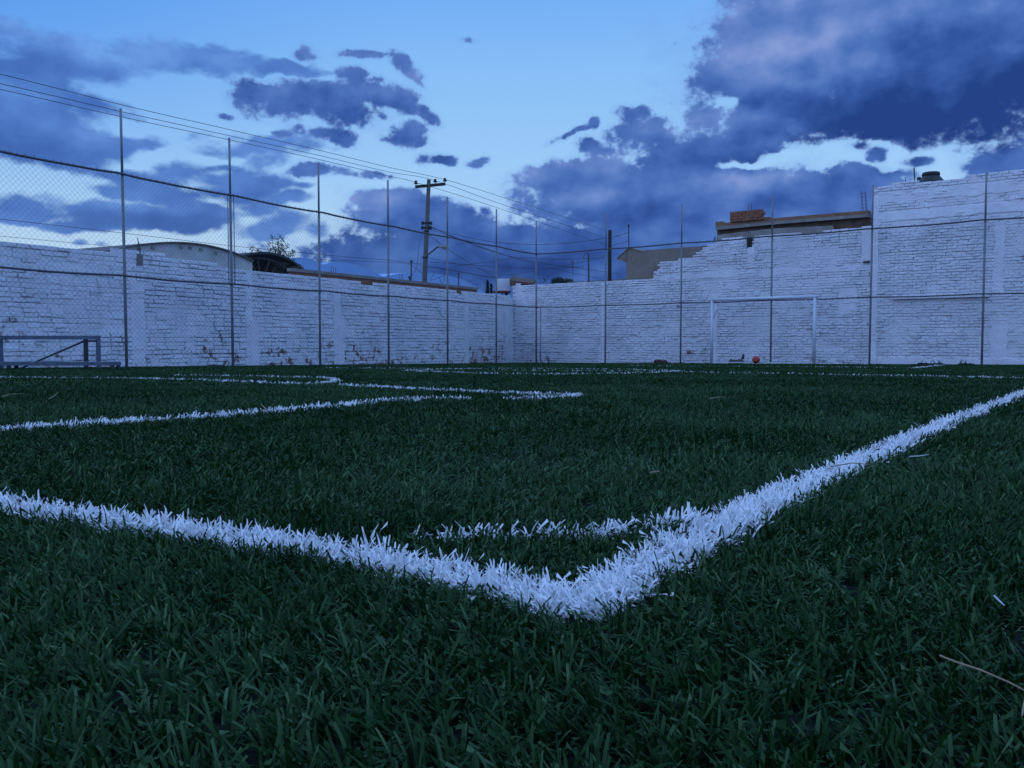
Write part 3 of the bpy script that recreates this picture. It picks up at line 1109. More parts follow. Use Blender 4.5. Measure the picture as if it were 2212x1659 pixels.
tt = thing('brick_wall', 'tall whitewashed brick wall with a black tank above it, right edge', 'wall',
           (WC.x + uR.x * 15, WC.y + uR.y * 15, gz(0, WC.y + uR.y * 15)))
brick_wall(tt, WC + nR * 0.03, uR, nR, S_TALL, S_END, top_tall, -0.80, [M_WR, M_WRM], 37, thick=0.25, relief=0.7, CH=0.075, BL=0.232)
WT = WC + nR * 0.03
for a, b, ya, yb in ((2143, 2166, 480, 640), (2140, 2178, 700, 786)):
    mb = MB()
    m_ = (a + b) / 2
    strip(mb, WT, uR, nR, s_of(a, WT, uR, nR), s_of(b, WT, uR, nR), z_of(m_, yb, WT, nR), z_of(m_, ya, WT, nR), 0.024, 0.03, 0.1)
    mb.build('column', M_PAINTC, tt)
for py0, py1 in ((441, 418), (480, 460)):
    mb = MB()
    strip(mb, WT, uR, nR, S_TALL + 0.1, S_END - .3, z_of(1900, py0, WT, nR), z_of(1900, py1, WT, nR), 0.020, 0.03, 0.16, False)
    mb.build('ring_beam', M_PAINTC, tt)
mb = MB()
a, b_ = on_plane(1927, 645, WT, nR), on_plane(2140, 636.5, WT, nR)
b_.z = a.z
mb.bar(a + nR * 0.06, b_ + nR * 0.06, 0.10, 0.045)
mb.bar(a + nR * 0.035 + Vector((0, 0, .05)), b_ + nR * 0.035 + Vector((0, 0, .05)), 0.05, 0.04)
mb.build('ledge', M_PAINTC, tt)
mb = MB()
strip(mb, WT, uR, nR, S_TALL + .2, S_END - .4, gz(0, 22) - 0.3, gz(0, 22) + 0.16, 0.045, 0.05, 0.14, False)
mb.build('plinth', M_PAINTC, tt)
mb = MB()
strip(mb, WT, uR, nR, S_TALL - 0.02, S_TALL + 0.16, -0.7, zt - 0.25, 0.028, 0.012, 0.12)
mb.build('column', M_PAINTC, tt)
# stub of a beam
mb = MB()
a, b_ = on_plane(1866, 567, WC, nR), on_plane(1880, 565, WC, nR)
mb.bar(a + nR * 0.05, b_ + nR * 0.05, 0.06, 0.045)
mb.bar(on_plane(1874, 566.5, WC, nR) - nR * .05, on_plane(1874, 566.5, WC, nR) + nR * .05, 0.03)
tag(mb.build('steel_stub', M_RUST), 'short rusty steel stub sticking out beside the tall wall edge', 'bracket')

# ------------------------------------------------------------------ fences
ZT, ZR, ZM = CAMZ + 4.18, CAMZ + 3.02, CAMZ + 1.195
SP = 2.73


def fence(label, u, nrm, i0, count, mesh_r, loc, stops):
    t = thing('chain_link_fence', label, 'fence', loc)
    end = SP * count
    for i in range(i0, count + 1):
        p = FC + u * stops[i]
        h = ZT + random.uniform(-0.02, 0.02)
        tilt = Vector((random.uniform(-.01, .01), random.uniform(-.01, .01), 0))
        mb = MB()
        b0 = Vector((p.x, p.y, gz(p.x, p.y) - 0.1))
        mb.tube([b0, Vector((p.x, p.y, ZM)) + tilt * .3, Vector((p.x, p.y, ZR)) + tilt * .7], 0.027, 10)
        mb.tube([Vector((p.x, p.y, ZR - .01)) + tilt * .7, Vector((p.x, p.y, h)) + tilt], 0.023, 10)
        mb.build('post', M_STEEL, t, True)
    for z, rr in ((ZR, 0.021), (ZM, 0.018)):
        mb = MB()
        pts = []
        for i in range(count + 1):
            for k in range(6):
                if i == count and k:
                    break
                f = k / 6
                pts.append(FC + u * (SP * (i + f)) + nrm * 0.03 + Vector((0, 0, z - 0.025 * 4 * f * (1 - f) + random.uniform(-.003, .003))))
        mb.tube(pts, rr, 8)
        # tie wires twisted round the rail
        for k in range(int(end / 0.14)):
            s = k * 0.14 + random.uniform(-.04, .04)
            c = FC + u * s + nrm * 0.03 + Vector((0, 0, z - 0.015))
            mb.tube([c + Vector((0, 0, -0.035)) + nrm * .012, c + nrm * 0.026 + Vector((0, 0, .01)), c + Vector((0, 0, 0.045)) + u * random.uniform(-.03, .03)], 0.004, 3, 0, False)
        mb.build('rail', M_RAIL, t, True)
    # woven diamonds: two families of diagonal wires
    mb = MB()
    z0, z1 = gz(0, 24) - 0.2, ZR
    H = z1 - z0
    step = 0.098
    for sgn in (1, -1):
        k = -int(H / step) - 1
        while k * step < end + H:
            s = k * step
            k += 1
            a_s, a_z, b_s, b_z = s, z0, s + sgn * H, z1
            if sgn < 0:
                a_s, b_s = s, s - H
            # clip to the fence length
            lo, hi = 0.0, 1.0
            d = b_s - a_s
            for lim, side in ((0.0, 1), (end, -1)):
                t_ = (lim - a_s) / d
                if (d > 0) == (side > 0):
                    lo = max(lo, t_)
                else:
                    hi = min(hi, t_)
            if lo >= hi:
                continue
            pts = []
            for q in (lo, (lo + hi) / 2, hi):
                w = 0.010 * math.sin(3.1 * (a_s + d * q)) + 0.004 * sgn
                pts.append(FC + u * (a_s + d * q) + nrm * (0.055 + w) + Vector((0, 0, a_z + (b_z - a_z) * q)))
            mb.tube(pts, mesh_r, 3, 0, False)
    mb.build('wire_mesh', M_WIRE, t)
    return t


pl = FC + uL * 8
fl = fence('tall chain link fence with diamond mesh in front of the low left wall', uL, nL, 0, 9, 0.0015, (pl.x, pl.y, gz(pl.x, pl.y)),
           [0, 2.77, 5.60, 8.41, 11.06, 13.74, 16.27, 19.0, 21.8, 24.5])
pr = FC + uR * 7
fr = fence('tall chain link fence on thin posts across the wall behind the goal', uR, nR, 1, 8, 0.0010, (pr.x, pr.y, gz(pr.x, pr.y)),
           [0, 2.79, 5.50, 8.35, 11.08, 13.77, 16.5, 19.2, 21.8])
# panel frame tubes beside two of the posts
mb = MB()
for o_ in (-0.06, 0.10):
    p = FC + uL * (13.74 + o_) + nL * 0.03
    mb.tube([(p.x, p.y, ZM), (p.x, p.y, ZR)], 0.010, 6)
mb.build('panel_frame', M_STEEL, fl, True)
mb = MB()
p = FC + uR * 0.20 + nR * 0.02
mb.tube([(p.x, p.y, gz(p.x, p.y)), (p.x, p.y, ZM)], 0.014, 6)
mb.build('panel_frame', M_STEEL, fr, True)

# ------------------------------------------------------------------ goal
GO = FC + nR * 0.45
ga, gb = on_plane(1537, 783, GO, nR), on_plane(1758, 783, GO, nR)
gt = on_plane(1537, 648, GO, nR).z
tg = thing('football_goal', 'white tube football goal without a net standing before the far fence', 'goal', ((ga.x + gb.x) / 2, (ga.y + gb.y) / 2, gz(0, (ga.y + gb.y) / 2)))
for p in (ga, gb):
    mb = MB()
    mb.tube([(p.x, p.y, gz(p.x, p.y) - .05), (p.x, p.y, gt)], 0.044, 12)
    mb.build('goal_post', M_WHITEP, tg, True)
mb = MB()
mb.tube([Vector((ga.x, ga.y, gt)) - uR * .05, Vector((gb.x, gb.y, gt)) + uR * .05], 0.046, 12)
mb.build('crossbar', M_WHITEP, tg, True)
for p, sg in ((ga, 1), (gb, -1)):
    mb = MB()
    q = Vector((p.x, p.y, gt - 0.03))
    mb.tube([q - nR * 0.02 + uR * 0.28 * sg, q - nR * .02 + uR * 0.03 * sg + Vector((0, 0, -0.5))], 0.018, 8)
    mb.tube([q, q - nR * 0.38 + Vector((0, 0, -.02))], 0.02, 8)
    mb.build('brace', M_WHITEP, tg, True)
mb = MB()
q = ga.lerp(gb, 0.5)
mb.bar((ga.x, ga.y, gz(ga.x, ga.y) + .045), (gb.x, gb.y, gz(gb.x, gb.y) + .045), 0.05, 0.03)
mb.build('ground_bar', M_WHITEP, tg)


# ------------------------------------------------------------------ football
def make_ball():
    c = on_plane(1633, 777.5, GO + nR * 0.15, nR)
    R_ = 0.108
    import bmesh
    bm = bmesh.new()
    bmesh.ops.create_icosphere(bm, subdivisions=4, radius=R_)
    ico = bmesh.new()
    bmesh.ops.create_icosphere(ico, subdivisions=1, radius=1)
    dirs = [v.co.normalized() for v in ico.verts]
    ico.free()
    rot = Matrix.Rotation(0.5, 3, 'X') @ Matrix.Rotation(0.4, 3, 'Y')
    dirs = [rot @ d for d in dirs]
    for f in bm.faces:
        d = f.calc_center_median().normalized()
        dots = sorted((d.dot(k) for k in dirs), reverse=True)
        f.material_index = 1 if dots[0] > 0.945 else 0
        f.smooth = True
    for v in bm.verts:
        d = v.co.normalized()
        dots = sorted((d.dot(k) for k in dirs), reverse=True)
        seam = min(abs(dots[0] - 0.945) * 12, (dots[0] - dots[1]) * 14 + (0 if dots[0] < .945 else 1))
        v.co = d * (R_ - 0.004 * max(0, 1 - seam * 2))
    me = bpy.data.meshes.new('football')
    bm.to_mesh(me)
    bm.free()
    me.materials.append(M_BALL)
    me.materials.append(M_BALLD)
    o = bpy.data.objects.new('football', me)
    COL.objects.link(o)
    o.location = (c.x, c.y, gz(c.x, c.y) + 0.018 + R_)
    tag(o, 'orange red football with dark patches lying in front of the goal', 'ball')


make_ball()


def clod(name, label, cat, px0, px1, py_top, y, mat, seed, squash=0.7, tips=0):
    """ragged lump sitting on the ground"""
    r = random.Random(seed)
    a, b = at(px0, 780, y), at(px1, 780, y)
    cx, w = (a.x + b.x) / 2, (b.x - a.x)
    h = at(px0, py_top, y).z - gz(0, y)
    mb = MB()
    n = 5
    for i in range(n):
        f = (i + 0.5) / n
        c = Vector((cx + (f - .5) * w * .82 + r.uniform(-.02, .02), y + r.uniform(-.06, .06), gz(0, y) + h * .3))
        rx, rz = w / n * r.uniform(.8, 1.3), h * r.uniform(.45, .72)
        vs, fs = [], []
        m_, k_ = 8, 5
        for p in range(k_):
            t = -math.pi / 2 + math.pi * p / (k_ - 1)
            for q in range(m_):
                u_ = 2 * math.pi * q / m_
                j = r.uniform(.75, 1.2)
                vs.append(c + Vector((rx * math.cos(t) * math.cos(u_) * j, rx * squash * math.cos(t) * math.sin(u_) * j, rz * math.sin(t) * j)))
        for p in range(k_ - 1):
            for q in range(m_):
                fs.append((p * m_ + q, p * m_ + (q + 1) % m_, (p + 1) * m_ + (q + 1) % m_, (p + 1) * m_ + q))
        mb.add(vs, fs)
    for i in range(tips):
        c = Vector((cx + r.uniform(-.45, .45) * w, y, gz(0, y) + h * .5))
        mb.tube([c, c + Vector((r.uniform(-.1, .1), 0, r.uniform(.05, .12)))], [0.012, 0.004], 4)
    return tag(mb.build(name, mat), label, cat)


clod('soil_clod', 'brown lump of soil lying against the far wall left of the goal', 'clod', 1413, 1440, 776, 27.5, M_CLOD, 3)
clod('old_sack', 'crumpled dark grey sack at the wall foot between the goal post and the ball', 'sack', 1575, 1607, 776, 25.85, M_SACK, 5)
mb = MB()
y = 25.8
mb.prism([at(1600, 778, y), at(1607, 776, y), at(1608.5, 768, y), at(1605, 763, y), at(1603, 769, y)], (0.01, 0.04, 0))
tag(mb.build('cardboard_scrap', M_CLOD), 'small brown upright scrap sticking up beside the dark sack', 'scrap')
clod('turf_flap', 'long black flap of lifted turf before the tall wall', 'turf flap', 1984, 2038, 783.5, 21.9, M_DARKC, 8, 0.5, 9)
clod('turf_flap', 'shorter black tuft of lifted turf at the foot of the last fence post', 'turf flap', 2068, 2106, 784, 21.3, M_DARKC, 9, 0.5, 6)


# ------------------------------------------------------------------ bench
def bench():
    y = 13.25
    P_ = lambda px, py, dy=0.0: at(px, py, y + dy)
    t = thing('steel_bench', 'low grey steel bench with a raised back frame before the left fence', 'bench', (P_(120, 790).x, y, gz(0, y)))
    g0 = gz(0, y)
    zs = P_(0, 785.4).z
    xr, xl = P_(253, 785).x, P_(-90, 785).x
    mb = MB()
    mb.box(((xl + xr) / 2, y, zs), ((xr - xl) / 2, 0, 0), (0, 0.13, 0), (0, 0, 0.028))
    mb.build('seat', M_BENCH, t)
    for px in (249, 27, -80):
        for dy in (-0.10, 0.10):
            mb = MB()
            x = P_(px, 785).x
            mb.bar((x, y + dy, g0 - .02), (x, y + dy, zs - 0.028), 0.045)
            mb.build('leg', M_BENCHD, t)
    zb = P_(0, 729).z
    x1, x0 = P_(213, 760, .3).x, P_(-60, 760, .3).x
    mb = MB()
    mb.box(((x0 + x1) / 2 + .012, y + 0.30, zb), ((x1 - x0) / 2 + .012, 0, 0), (0, 0.03, 0), (0, 0, 0.03))
    mb.build('top_rail', M_BENCH, t)
    for px in (185.5, 212.5, 2):
        mb = MB()
        x = P_(px, 760, .3).x
        mb.bar((x, y + .302, g0 - .02), (x, y + .302, zb - 0.03), 0.05)
        mb.build('upright', M_BENCH if px != 185.5 else M_BENCHD, t)
    mb = MB()
    mb.bar(P_(183, 736.5, .36), P_(42, 797, .36), 0.026)
    mb.build('brace', M_BENCHD, t)
    mb = MB()
    a, b_ = P_(189, 736.5, .30), P_(209, 736.5, .30)
    mb.bar(a, b_, 0.05, 0.03)
    mb.build('gusset', M_BENCHD, t)


bench()

# ------------------------------------------------------------------ behind the left wall
GB = WC - nL * 0.20                    # plane just behind the left wall


def vault(name, label, cat, pts, o, nrm, back, mat_wall, mat_roof, zfoot, over=0.0, sheet=0.05, group=None, wall=True):
    """barrel roofed building: gable wall under an arch, roof sheet running back"""
    P3 = [on_plane(x, y, o, nrm) for x, y in pts]
    t = thing(name, label, cat, (sum(p.x for p in P3) / len(P3), sum(p.y for p in P3) / len(P3), zfoot), group)
    if wall:
        mb = MB()
        poly = P3 + [Vector((P3[-1].x, P3[-1].y, zfoot)), Vector((P3[0].x, P3[0].y, zfoot))]
        mb.prism(poly, -nrm * 0.15)
        mb.build('gable_wall', mat_wall, t)
    mb = MB()
    n = len(P3)
    up = Vector((0, 0, sheet))
    vs = [p + nrm * over + Vector((0, 0, .004)) for p in P3] + [p + nrm * over + up for p in P3]
    vs += [p - nrm * back + Vector((0, 0, .004)) for p in P3] + [p - nrm * back + up for p in P3]
    fs = []
    for i in range(n - 1):
        fs += [(i, i + 1, n + i + 1, n + i), (n + i, n + i + 1, 3 * n + i + 1, 3 * n + i), (2 * n + i, 3 * n + i, 3 * n + i + 1, 2 * n + i + 1), (i, 2 * n + i, 2 * n + i + 1, i + 1)]
    for i in (0, n - 1):
        fs.append((i, n + i, 3 * n + i, 2 * n + i))
    mb.add(vs, fs)
    mb.build('roof', mat_roof, t, False)
    return t


def smooth_arc(pts, n=26):
    xs = np.array([p[0] for p in pts], float)
    ys = np.array([p[1] for p in pts], float)
    c = np.polyfit(xs - xs.mean(), ys, min(4, len(pts) - 1))
    q = np.linspace(xs[0], xs[-1], n)
    return [(x, float(np.polyval(c, x - xs.mean()))) for x in q]


tv = vault('warehouse', 'long low warehouse with an arched pale plaster gable above the left wall', 'warehouse',
           smooth_arc([(226, 546), (273, 536), (315, 529), (358, 526), (387, 526), (420, 528.7), (454, 533.6), (487, 542.6), (520, 554), (545, 566)]), GB, nL, 10, M_GABLE, M_TRUSS, gz(0, 20) - .3, 0.06, 0.035)
for px, py in ((283, 540), (300, 537), (330, 534), (391, 531.5), (410, 533), (433, 537), (466, 544)):
    c = on_plane(px, py, GB, nL)
    mb = MB()
    mb.box(c + nL * 0.002 - Vector((0, 0, .02)), uL * 0.04, nL * 0.02, Vector((0, 0, 0.03)))
    mb.build('beam_end', M_CONC, tv)

# dark arched shed with an open truss
GS = WC - nL * 0.9
ts = vault('shed', 'small dark arched shed with an open truss front beside the leafy tree', 'shed',
           smooth_arc([(505, 560), (525, 553), (545, 550.5), (565, 551), (588, 555), (610, 564), (628, 576), (645, 590)]), GS, nL, 5, M_SHED, M_SHED, gz(0, 22), 0.25, 0.06, wall=False)
mb = MB()
arc = smooth_arc([(512, 566), (530, 559), (548, 557), (566, 558), (588, 563), (608, 572), (626, 584)], 14)
A3 = [on_plane(x, y, GS, nL) for x, y in arc]
mb.tube(A3, 0.03, 6)
for k in range(1, 13):
    f = A3[k].copy()
    f.z = zl - 0.25
    if k not in (3, 5, 8, 10):
        continue
    f = A3[{3: 6, 5: 6, 8: 6, 10: 7}[k]].copy()
    f.z = zl - 0.25
    mb.tube([A3[k], f], 0.018, 5)
mb.build('truss', M_TRUSS, ts)
mb = MB()
for sgn in (0,):
    poly = [on_plane(x, y, GS - nL * 5, nL) for x, y in smooth_arc([(522, 575), (545, 560), (580, 562), (615, 575), (640, 592)], 12)]
    # the far end is closed by a dark wall below a gap
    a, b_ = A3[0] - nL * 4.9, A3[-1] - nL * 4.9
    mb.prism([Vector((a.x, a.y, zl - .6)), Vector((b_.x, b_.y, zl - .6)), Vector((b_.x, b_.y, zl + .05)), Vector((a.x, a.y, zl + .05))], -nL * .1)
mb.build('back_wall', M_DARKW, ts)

# parapet of the neighbour on the low wall
tp = thing('parapet', 'long grey concrete beam on orange brick along the top of the left wall', 'parapet', WC + uL * 6 + Vector((0, 0, zl)))
s0, s1 = sorted((s_of(1033, WC, uL, nL, 628), s_of(634, WC, uL, nL, 584)))
o_ = WC - nL * 0.10
mb = MB()
mb.box(o_ + uL * (s0 + s1) / 2 + Vector((0, 0, zl - .02)), uL * (s1 - s0) / 2, nL * 0.06, Vector((0, 0, 0.08)))
mb.build('brick_course', M_BRICK, tp)
mb = MB()
mb.box(o_ + uL * (s0 + s1) / 2 + Vector((0, 0, zl + .102)), uL * ((s1 - s0) / 2 + .03), nL * 0.09, Vector((0, 0, 0.04)))
mb.build('concrete_beam', M_CONC, tp)
for px in (722, 727, 731, 870, 874, 877):
    mb = MB()
    p = o_ + uL * s_of(px, WC, uL, nL, 600)
    mb.tube([(p.x, p.y, zl + .13), (p.x + random.uniform(-.02, .02), p.y, zl + .31)], 0.007, 4)
    mb.build('rebar', M_RUST, tp)
for px, h, lab in ((895, .62, 'tall thin black pipe with a knob on the grey beam left of the lamp pole'), (891.5, .14, 'short black pipe stub on the grey beam left of the lamp pole'),
                   (997, .44, 'thin black pipe standing on the end of the grey beam')):
    p = WC - nL * .12 + uL * s_of(px, WC, uL, nL, 600)
    mb = MB()
    z0 = zl + .08
    mb.tube([(p.x, p.y, z0), (p.x + .01, p.y, z0 + h)], 0.022, 8)
    mb.lathe((p.x + .01, p.y, z0 + h), [(.022, -.01), (.05, 0.01), (.05, .05), (.02, .07)], 10)
    tag(mb.build('vent_pipe', M_RAIL), lab, 'pipe')

# blue barrel roofs further back
GV = WC - nL * 7.0
for i, (pts, lab) in enumerate((
        ([(560, 600), (600, 568), (648, 557), (690, 569), (722, 590), (735, 606)], 'pale blue arched sheet roof behind the leafy tree'),
        ([(650, 606), (690, 577), (740, 566), (790, 581), (835, 603), (860, 622)], 'pale blue arched sheet roof second from the leafy tree'),
        ([(750, 622), (830, 598), (905, 589), (960, 595), (1005, 608), (1042, 628)], 'pale blue arched sheet roof behind the lamp pole'))):
    vault('arched_hall', lab, 'hall', smooth_arc(pts), GV - nL * (i * 1.5), nL, 14, M_BLUE, M_BLUE, gz(0, 30) - 1.0, 0.0, 0.02, 'pale blue arched halls')
vault('arched_hall', 'pale blue sheet roof edge peeping out left of the arched gable', 'hall', smooth_arc([(150, 556), (195, 544), (235, 537), (275, 533), (310, 532)]), WC - nL * 10, nL, 8, M_BLUE, M_BLUE, gz(0, 30), 0.1, 0.06,
      'pale blue arched halls')

# ------------------------------------------------------------------ utility pole, lamp, wires
PY = 36.0
tp = thing('utility_pole', 'leaning concrete power pole with a crossarm and three insulators', 'power pole', (at(914, 700, PY).x, PY, gz(0, PY)))
mb = MB()
base, topp = at(909, 760, PY), at(926.5, 388, PY)
base.z = gz(0, PY)
base.x = at(915, 617, PY).x - 0.12
mb.tube([base, base.lerp(topp, .35), base.lerp(topp, .7), topp], [0.125, .112, .094, .078], 8)
mb.build('shaft', M_POLEC, tp)
mb = MB()
ca, cb = at(897, 403.5, PY - .12), at(962, 397.5, PY + .12)
mb.bar(ca, cb, 0.10, 0.11)
mb.build('crossarm', M_POLEW, tp)
INS = []
for px, py in ((898.5, 402), (940, 398.5), (961, 396.5)):
    p = at(px, py, PY)
    mb = MB()
    mb.tube([p, p + Vector((0, 0, .16))], 0.015, 6)
    mb.lathe(p + Vector((0, 0, .08)), [(.03, 0), (.085, .01), (.08, .05), (.04, .07), (.06, .09), (.055, .13), (.02, .15)], 12)
    mb.build('insulator', M_TANK, tp)
    INS.append(p + Vector((0, 0, .20)))
for py in (482, 492, 500, 556):
    mb = MB()
    f = (py - 617) / (388 - 617)
    c = base.lerp(topp, 0)
    p = at(915 + (926.5 - 915) * f, py, PY)
    mb.lathe(p, [(.11, -.035), (.125, -.03), (.125, .03), (.11, .035)], 10)
    if py < 500:
        for sx in (-1, 1):
            mb.lathe(p + Vector((sx * .17, 0, 0)), [(.03, -.07), (.06, -.05), (.06, .05), (.03, .07)], 8)
    mb.build('clamp', M_TANK, tp)
tlm = thing('street_lamp', 'street lamp with a pale hooded head on an angled arm fixed to the pole', 'street lamp', at(916, 555, PY - .2))
mb = MB()
mb.tube([at(917, 556, PY - .2), at(931, 545, PY - .25), at(944, 534, PY - .3), at(949, 533, PY - .3)], 0.035, 8)
mb.build('arm', M_RAIL, tlm)
lc = at(957, 535, PY - .3)
mb = MB()
vs, fs = [], []
for i, (f, hw, hh) in enumerate(((-1, .05, .04), (-.6, .11, .08), (0, .17, .11), (.6, .16, .10), (1, .06, .04))):
    c = lc + Vector((f * .24, 0, .03 - .02 * f))
    vs += [c + Vector((0, -hw, -.02)), c + Vector((0, -hw * .7, hh * .8)), c + Vector((0, hw * .7, hh * .8)), c + Vector((0, hw, -.02))]
    if i:
        for k in range(4):
            fs.append(((i - 1) * 4 + k, (i - 1) * 4 + (k + 1) % 4, i * 4 + (k + 1) % 4, i * 4 + k))
fs += [(0, 1, 2, 3), (16, 17, 18, 19)]
mb.add(vs, fs)
mb.build('head', M_LAMP, tlm)
mb = MB()
vs, fs = [], []
for i, (f, hw, hh) in enumerate(((-.8, .05, .0), (-.3, .11, .07), (.3, .13, .09), (.8, .06, .01))):
    c = lc + Vector((f * .24, 0, .008 - .02 * f))
    vs += [c + Vector((0, -hw, 0)), c + Vector((0, -hw * .6, -hh)), c + Vector((0, hw * .6, -hh)), c + Vector((0, hw, 0))]
    if i:
        for k in range(4):
            fs.append(((i - 1) * 4 + k, (i - 1) * 4 + (k + 1) % 4, i * 4 + (k + 1) % 4, i * 4 + k))
fs += [(0, 1, 2, 3), (12, 13, 14, 15)]
mb.add(vs, fs)
mb.build('lens', M_LENS, tlm)


def wire(label, pts, r=0.0095, n=24):
    """cable through 3-D points with a smooth path"""
    pts = [Vector(p) for p in pts]
    if len(pts) == 2:
        path = [pts[0].lerp(pts[1], i / n) for i in range(n + 1)]
    else:
        path = []
        ext = [pts[0] * 2 - pts[1]] + pts + [pts[-1] * 2 - pts[-2]]
        for i in range(1, len(ext) - 2):
            p0, p1, p2, p3 = ext[i - 1:i + 3]
            for k in range(8):
                t = k / 8
                path.append(0.5 * ((2 * p1) + (p2 - p0) * t + (2 * p0 - 5 * p1 + 4 * p2 - p3) * t * t + (3 * p1 - p0 - 3 * p2 + p3) * t ** 3))
        path.append(pts[-1])
    mb = MB()
    mb.tube(path, r, 4)
    return tag(mb.build('power_cable', M_CABLE), label, 'cable', 'overhead cables')


def W3(*t):
    return [at(x, y, Y) for x, y, Y in t]


wire('uppermost overhead power line, ending at the right end of the pole crossarm', W3((-120, 140, 20), (0, 160, 21.5), (270, 228, 25.0), (500, 281, 28.2), (691, 325, 31), (838, 361, 33.8), (961, 388, 36), (1098, 430, 40), (1310, 498, 52)))
wire('overhead power line second from the top, to the middle insulator', W3((-120, 160, 20), (0, 180.5, 21.5), (270, 243, 25.0), (500, 294, 28.2), (691, 336, 31), (838, 371, 33.8), (940, 390, 36), (1098, 446, 40), (1310, 514, 52)))
wire('lowest of the three high power lines, to the left insulator', W3((-120, 174, 20), (0, 193, 21.5), (270, 254, 25.0), (500, 303, 28.2), (691, 345, 31), (838, 380, 33.8), (898, 394, 36), (1072, 448, 40), (1310, 530, 52)))
wire('cable low over the arched gable seen through the fence mesh', W3((-100, 463, 24), (0, 473, 25), (270, 504, 28), (510, 532, 31), (760, 556, 34), (870, 566, 36), (912, 590, 36)))
wire('thin faint cable just above the left wall top', W3((-100, 503, 24), (0, 510, 25), (270, 534, 28), (623, 557, 32), (830, 566, 35), (910, 570, 36)), 0.008)
wire('sagging cable from the pole clamps to the dark wooden post', W3((920, 490, 36), (990, 508, 35), (1070, 523, 34), (1158, 528, 33), (1240, 524, 32), (1317, 513, 31)))
wire('twisted cable from the pole clamps slanting down across the fence rail', W3((920, 484, 36), (960, 503, 37), (1060, 542, 40), (1158, 566, 44), (1270, 582, 48), (1340, 592, 52)), 0.014)
wire('cable from the second pole clamp slanting down to the far roofs', W3((920, 493, 36), (980, 512, 38), (1060, 540, 40), (1160, 572, 45), (1300, 603, 52)), 0.010)
wire('steep stay cable running down to the right behind the street lamp', W3((919, 502, 36), (960, 533, 37), (1010, 565, 38), (1070, 598, 40), (1100, 612, 41)), 0.010)
wire('thick service cable from below the lamp down to the white hut', W3((925, 576, 36), (950, 579, 36.5), (1010, 590, 38), (1060, 599, 40), (1150, 612, 42)), 0.018)
wire('slack cable looping under the thick service cable', W3((950, 579, 36.5), (990, 596, 37.5), (1040, 618, 40), (1075, 632, 41)), 0.008)
wire('near level cable between the pole and the thin mast', W3((930, 566, 36), (1000, 571, 36), (1100, 578, 35), (1180, 580, 34), (1262, 576, 33)), 0.009)
wire('cable rising from the pole to the thin mast top', W3((990, 574, 37), (1060, 565, 36), (1120, 557, 35), (1200, 560, 34), (1290, 557, 33), (1312, 549, 33)), 0.009)
wire('low cable crossing to the right mast on the grey house', W3((1020, 603, 40), (1160, 585, 38), (1200, 577, 37), (1317, 555, 33)), 0.007)
wire('cable from the dark post up to the rod on the grey house', W3((1319, 514, 31), (1340, 508, 30.5), (1358, 502, 30)), 0.009)
wire('cable hanging below the rod on the grey house', W3((1319, 532, 31), (1345, 524, 30.5), (1358, 520, 30)), 0.008)
wire('drooping cable down the left side of the pole', W3((911, 502, 35.9), (904, 540, 35.8), (900, 575, 35.8), (888, 598, 35.7)), 0.008)
wire('curled loose cable hanging right of the pole', W3((925, 576, 35.9), (937, 590, 35.8), (930, 605, 35.8), (945, 600, 35.8), (960, 596, 35.8), (955, 612, 35.8), (948, 598, 35.8)), 0.008)
wire('cable from the lamp arm running far right', W3((922, 556, 36), (1000, 573, 38), (1090, 592, 41), (1260, 612, 48)), 0.008)

# dark wooden post and thin masts behind the far wall
mb = MB()
a = at(1317.5, 497, 31)
mb.tube([(a.x, 31, gz(0, 31)), (a.x, 31, a.z)], [0.075, 0.062], 8)
tag(mb.build('wooden_post', M_POLEW), 'thick dark wooden post standing behind the far wall', 'post')
t = thing('mast', 'thin dark pipe mast with a hooked top left of the dark wooden post', 'mast', (at(1272, 600, 33).x, 33, gz(0, 33)))
mb = MB()
a = at(1271.5, 548, 33)
mb.tube([(a.x + .02, 33, gz(0, 33)), (a.x, 33, a.z)], 0.035, 8)
mb.build('pipe', M_RAIL, t)
mb = MB()
mb.tube([a, a + Vector((-.05, 0, .05)), a + Vector((-.12, 0, 0)), a + Vector((-.2, 0, -.12)), a + Vector((-.16, 0, -.2))], 0.014, 5)
mb.build('hook', M_RAIL, t)
mb = MB()
a = at(1237, 563, 33)
mb.tube([(a.x, 33, a.z), (a.x, 33, at(0, 583, 33).z)], 0.02, 6)
mb.tube([(a.x + .02, 33, at(0, 583, 33).z), (a.x - .05, 33, gz(0, 33))], 0.008, 4)
mb.box((a.x, 33, a.z - .05), (.05, 0, 0), (0, .01, 0), (0, 0, .012))
mb.box((a.x, 33, a.z - .2), (.03, 0, 0), (0, .01, 0), (0, 0, .012))
tag(mb.build('antenna', M_RAIL), 'small thin aerial between the dark bush and the hooked mast', 'antenna')

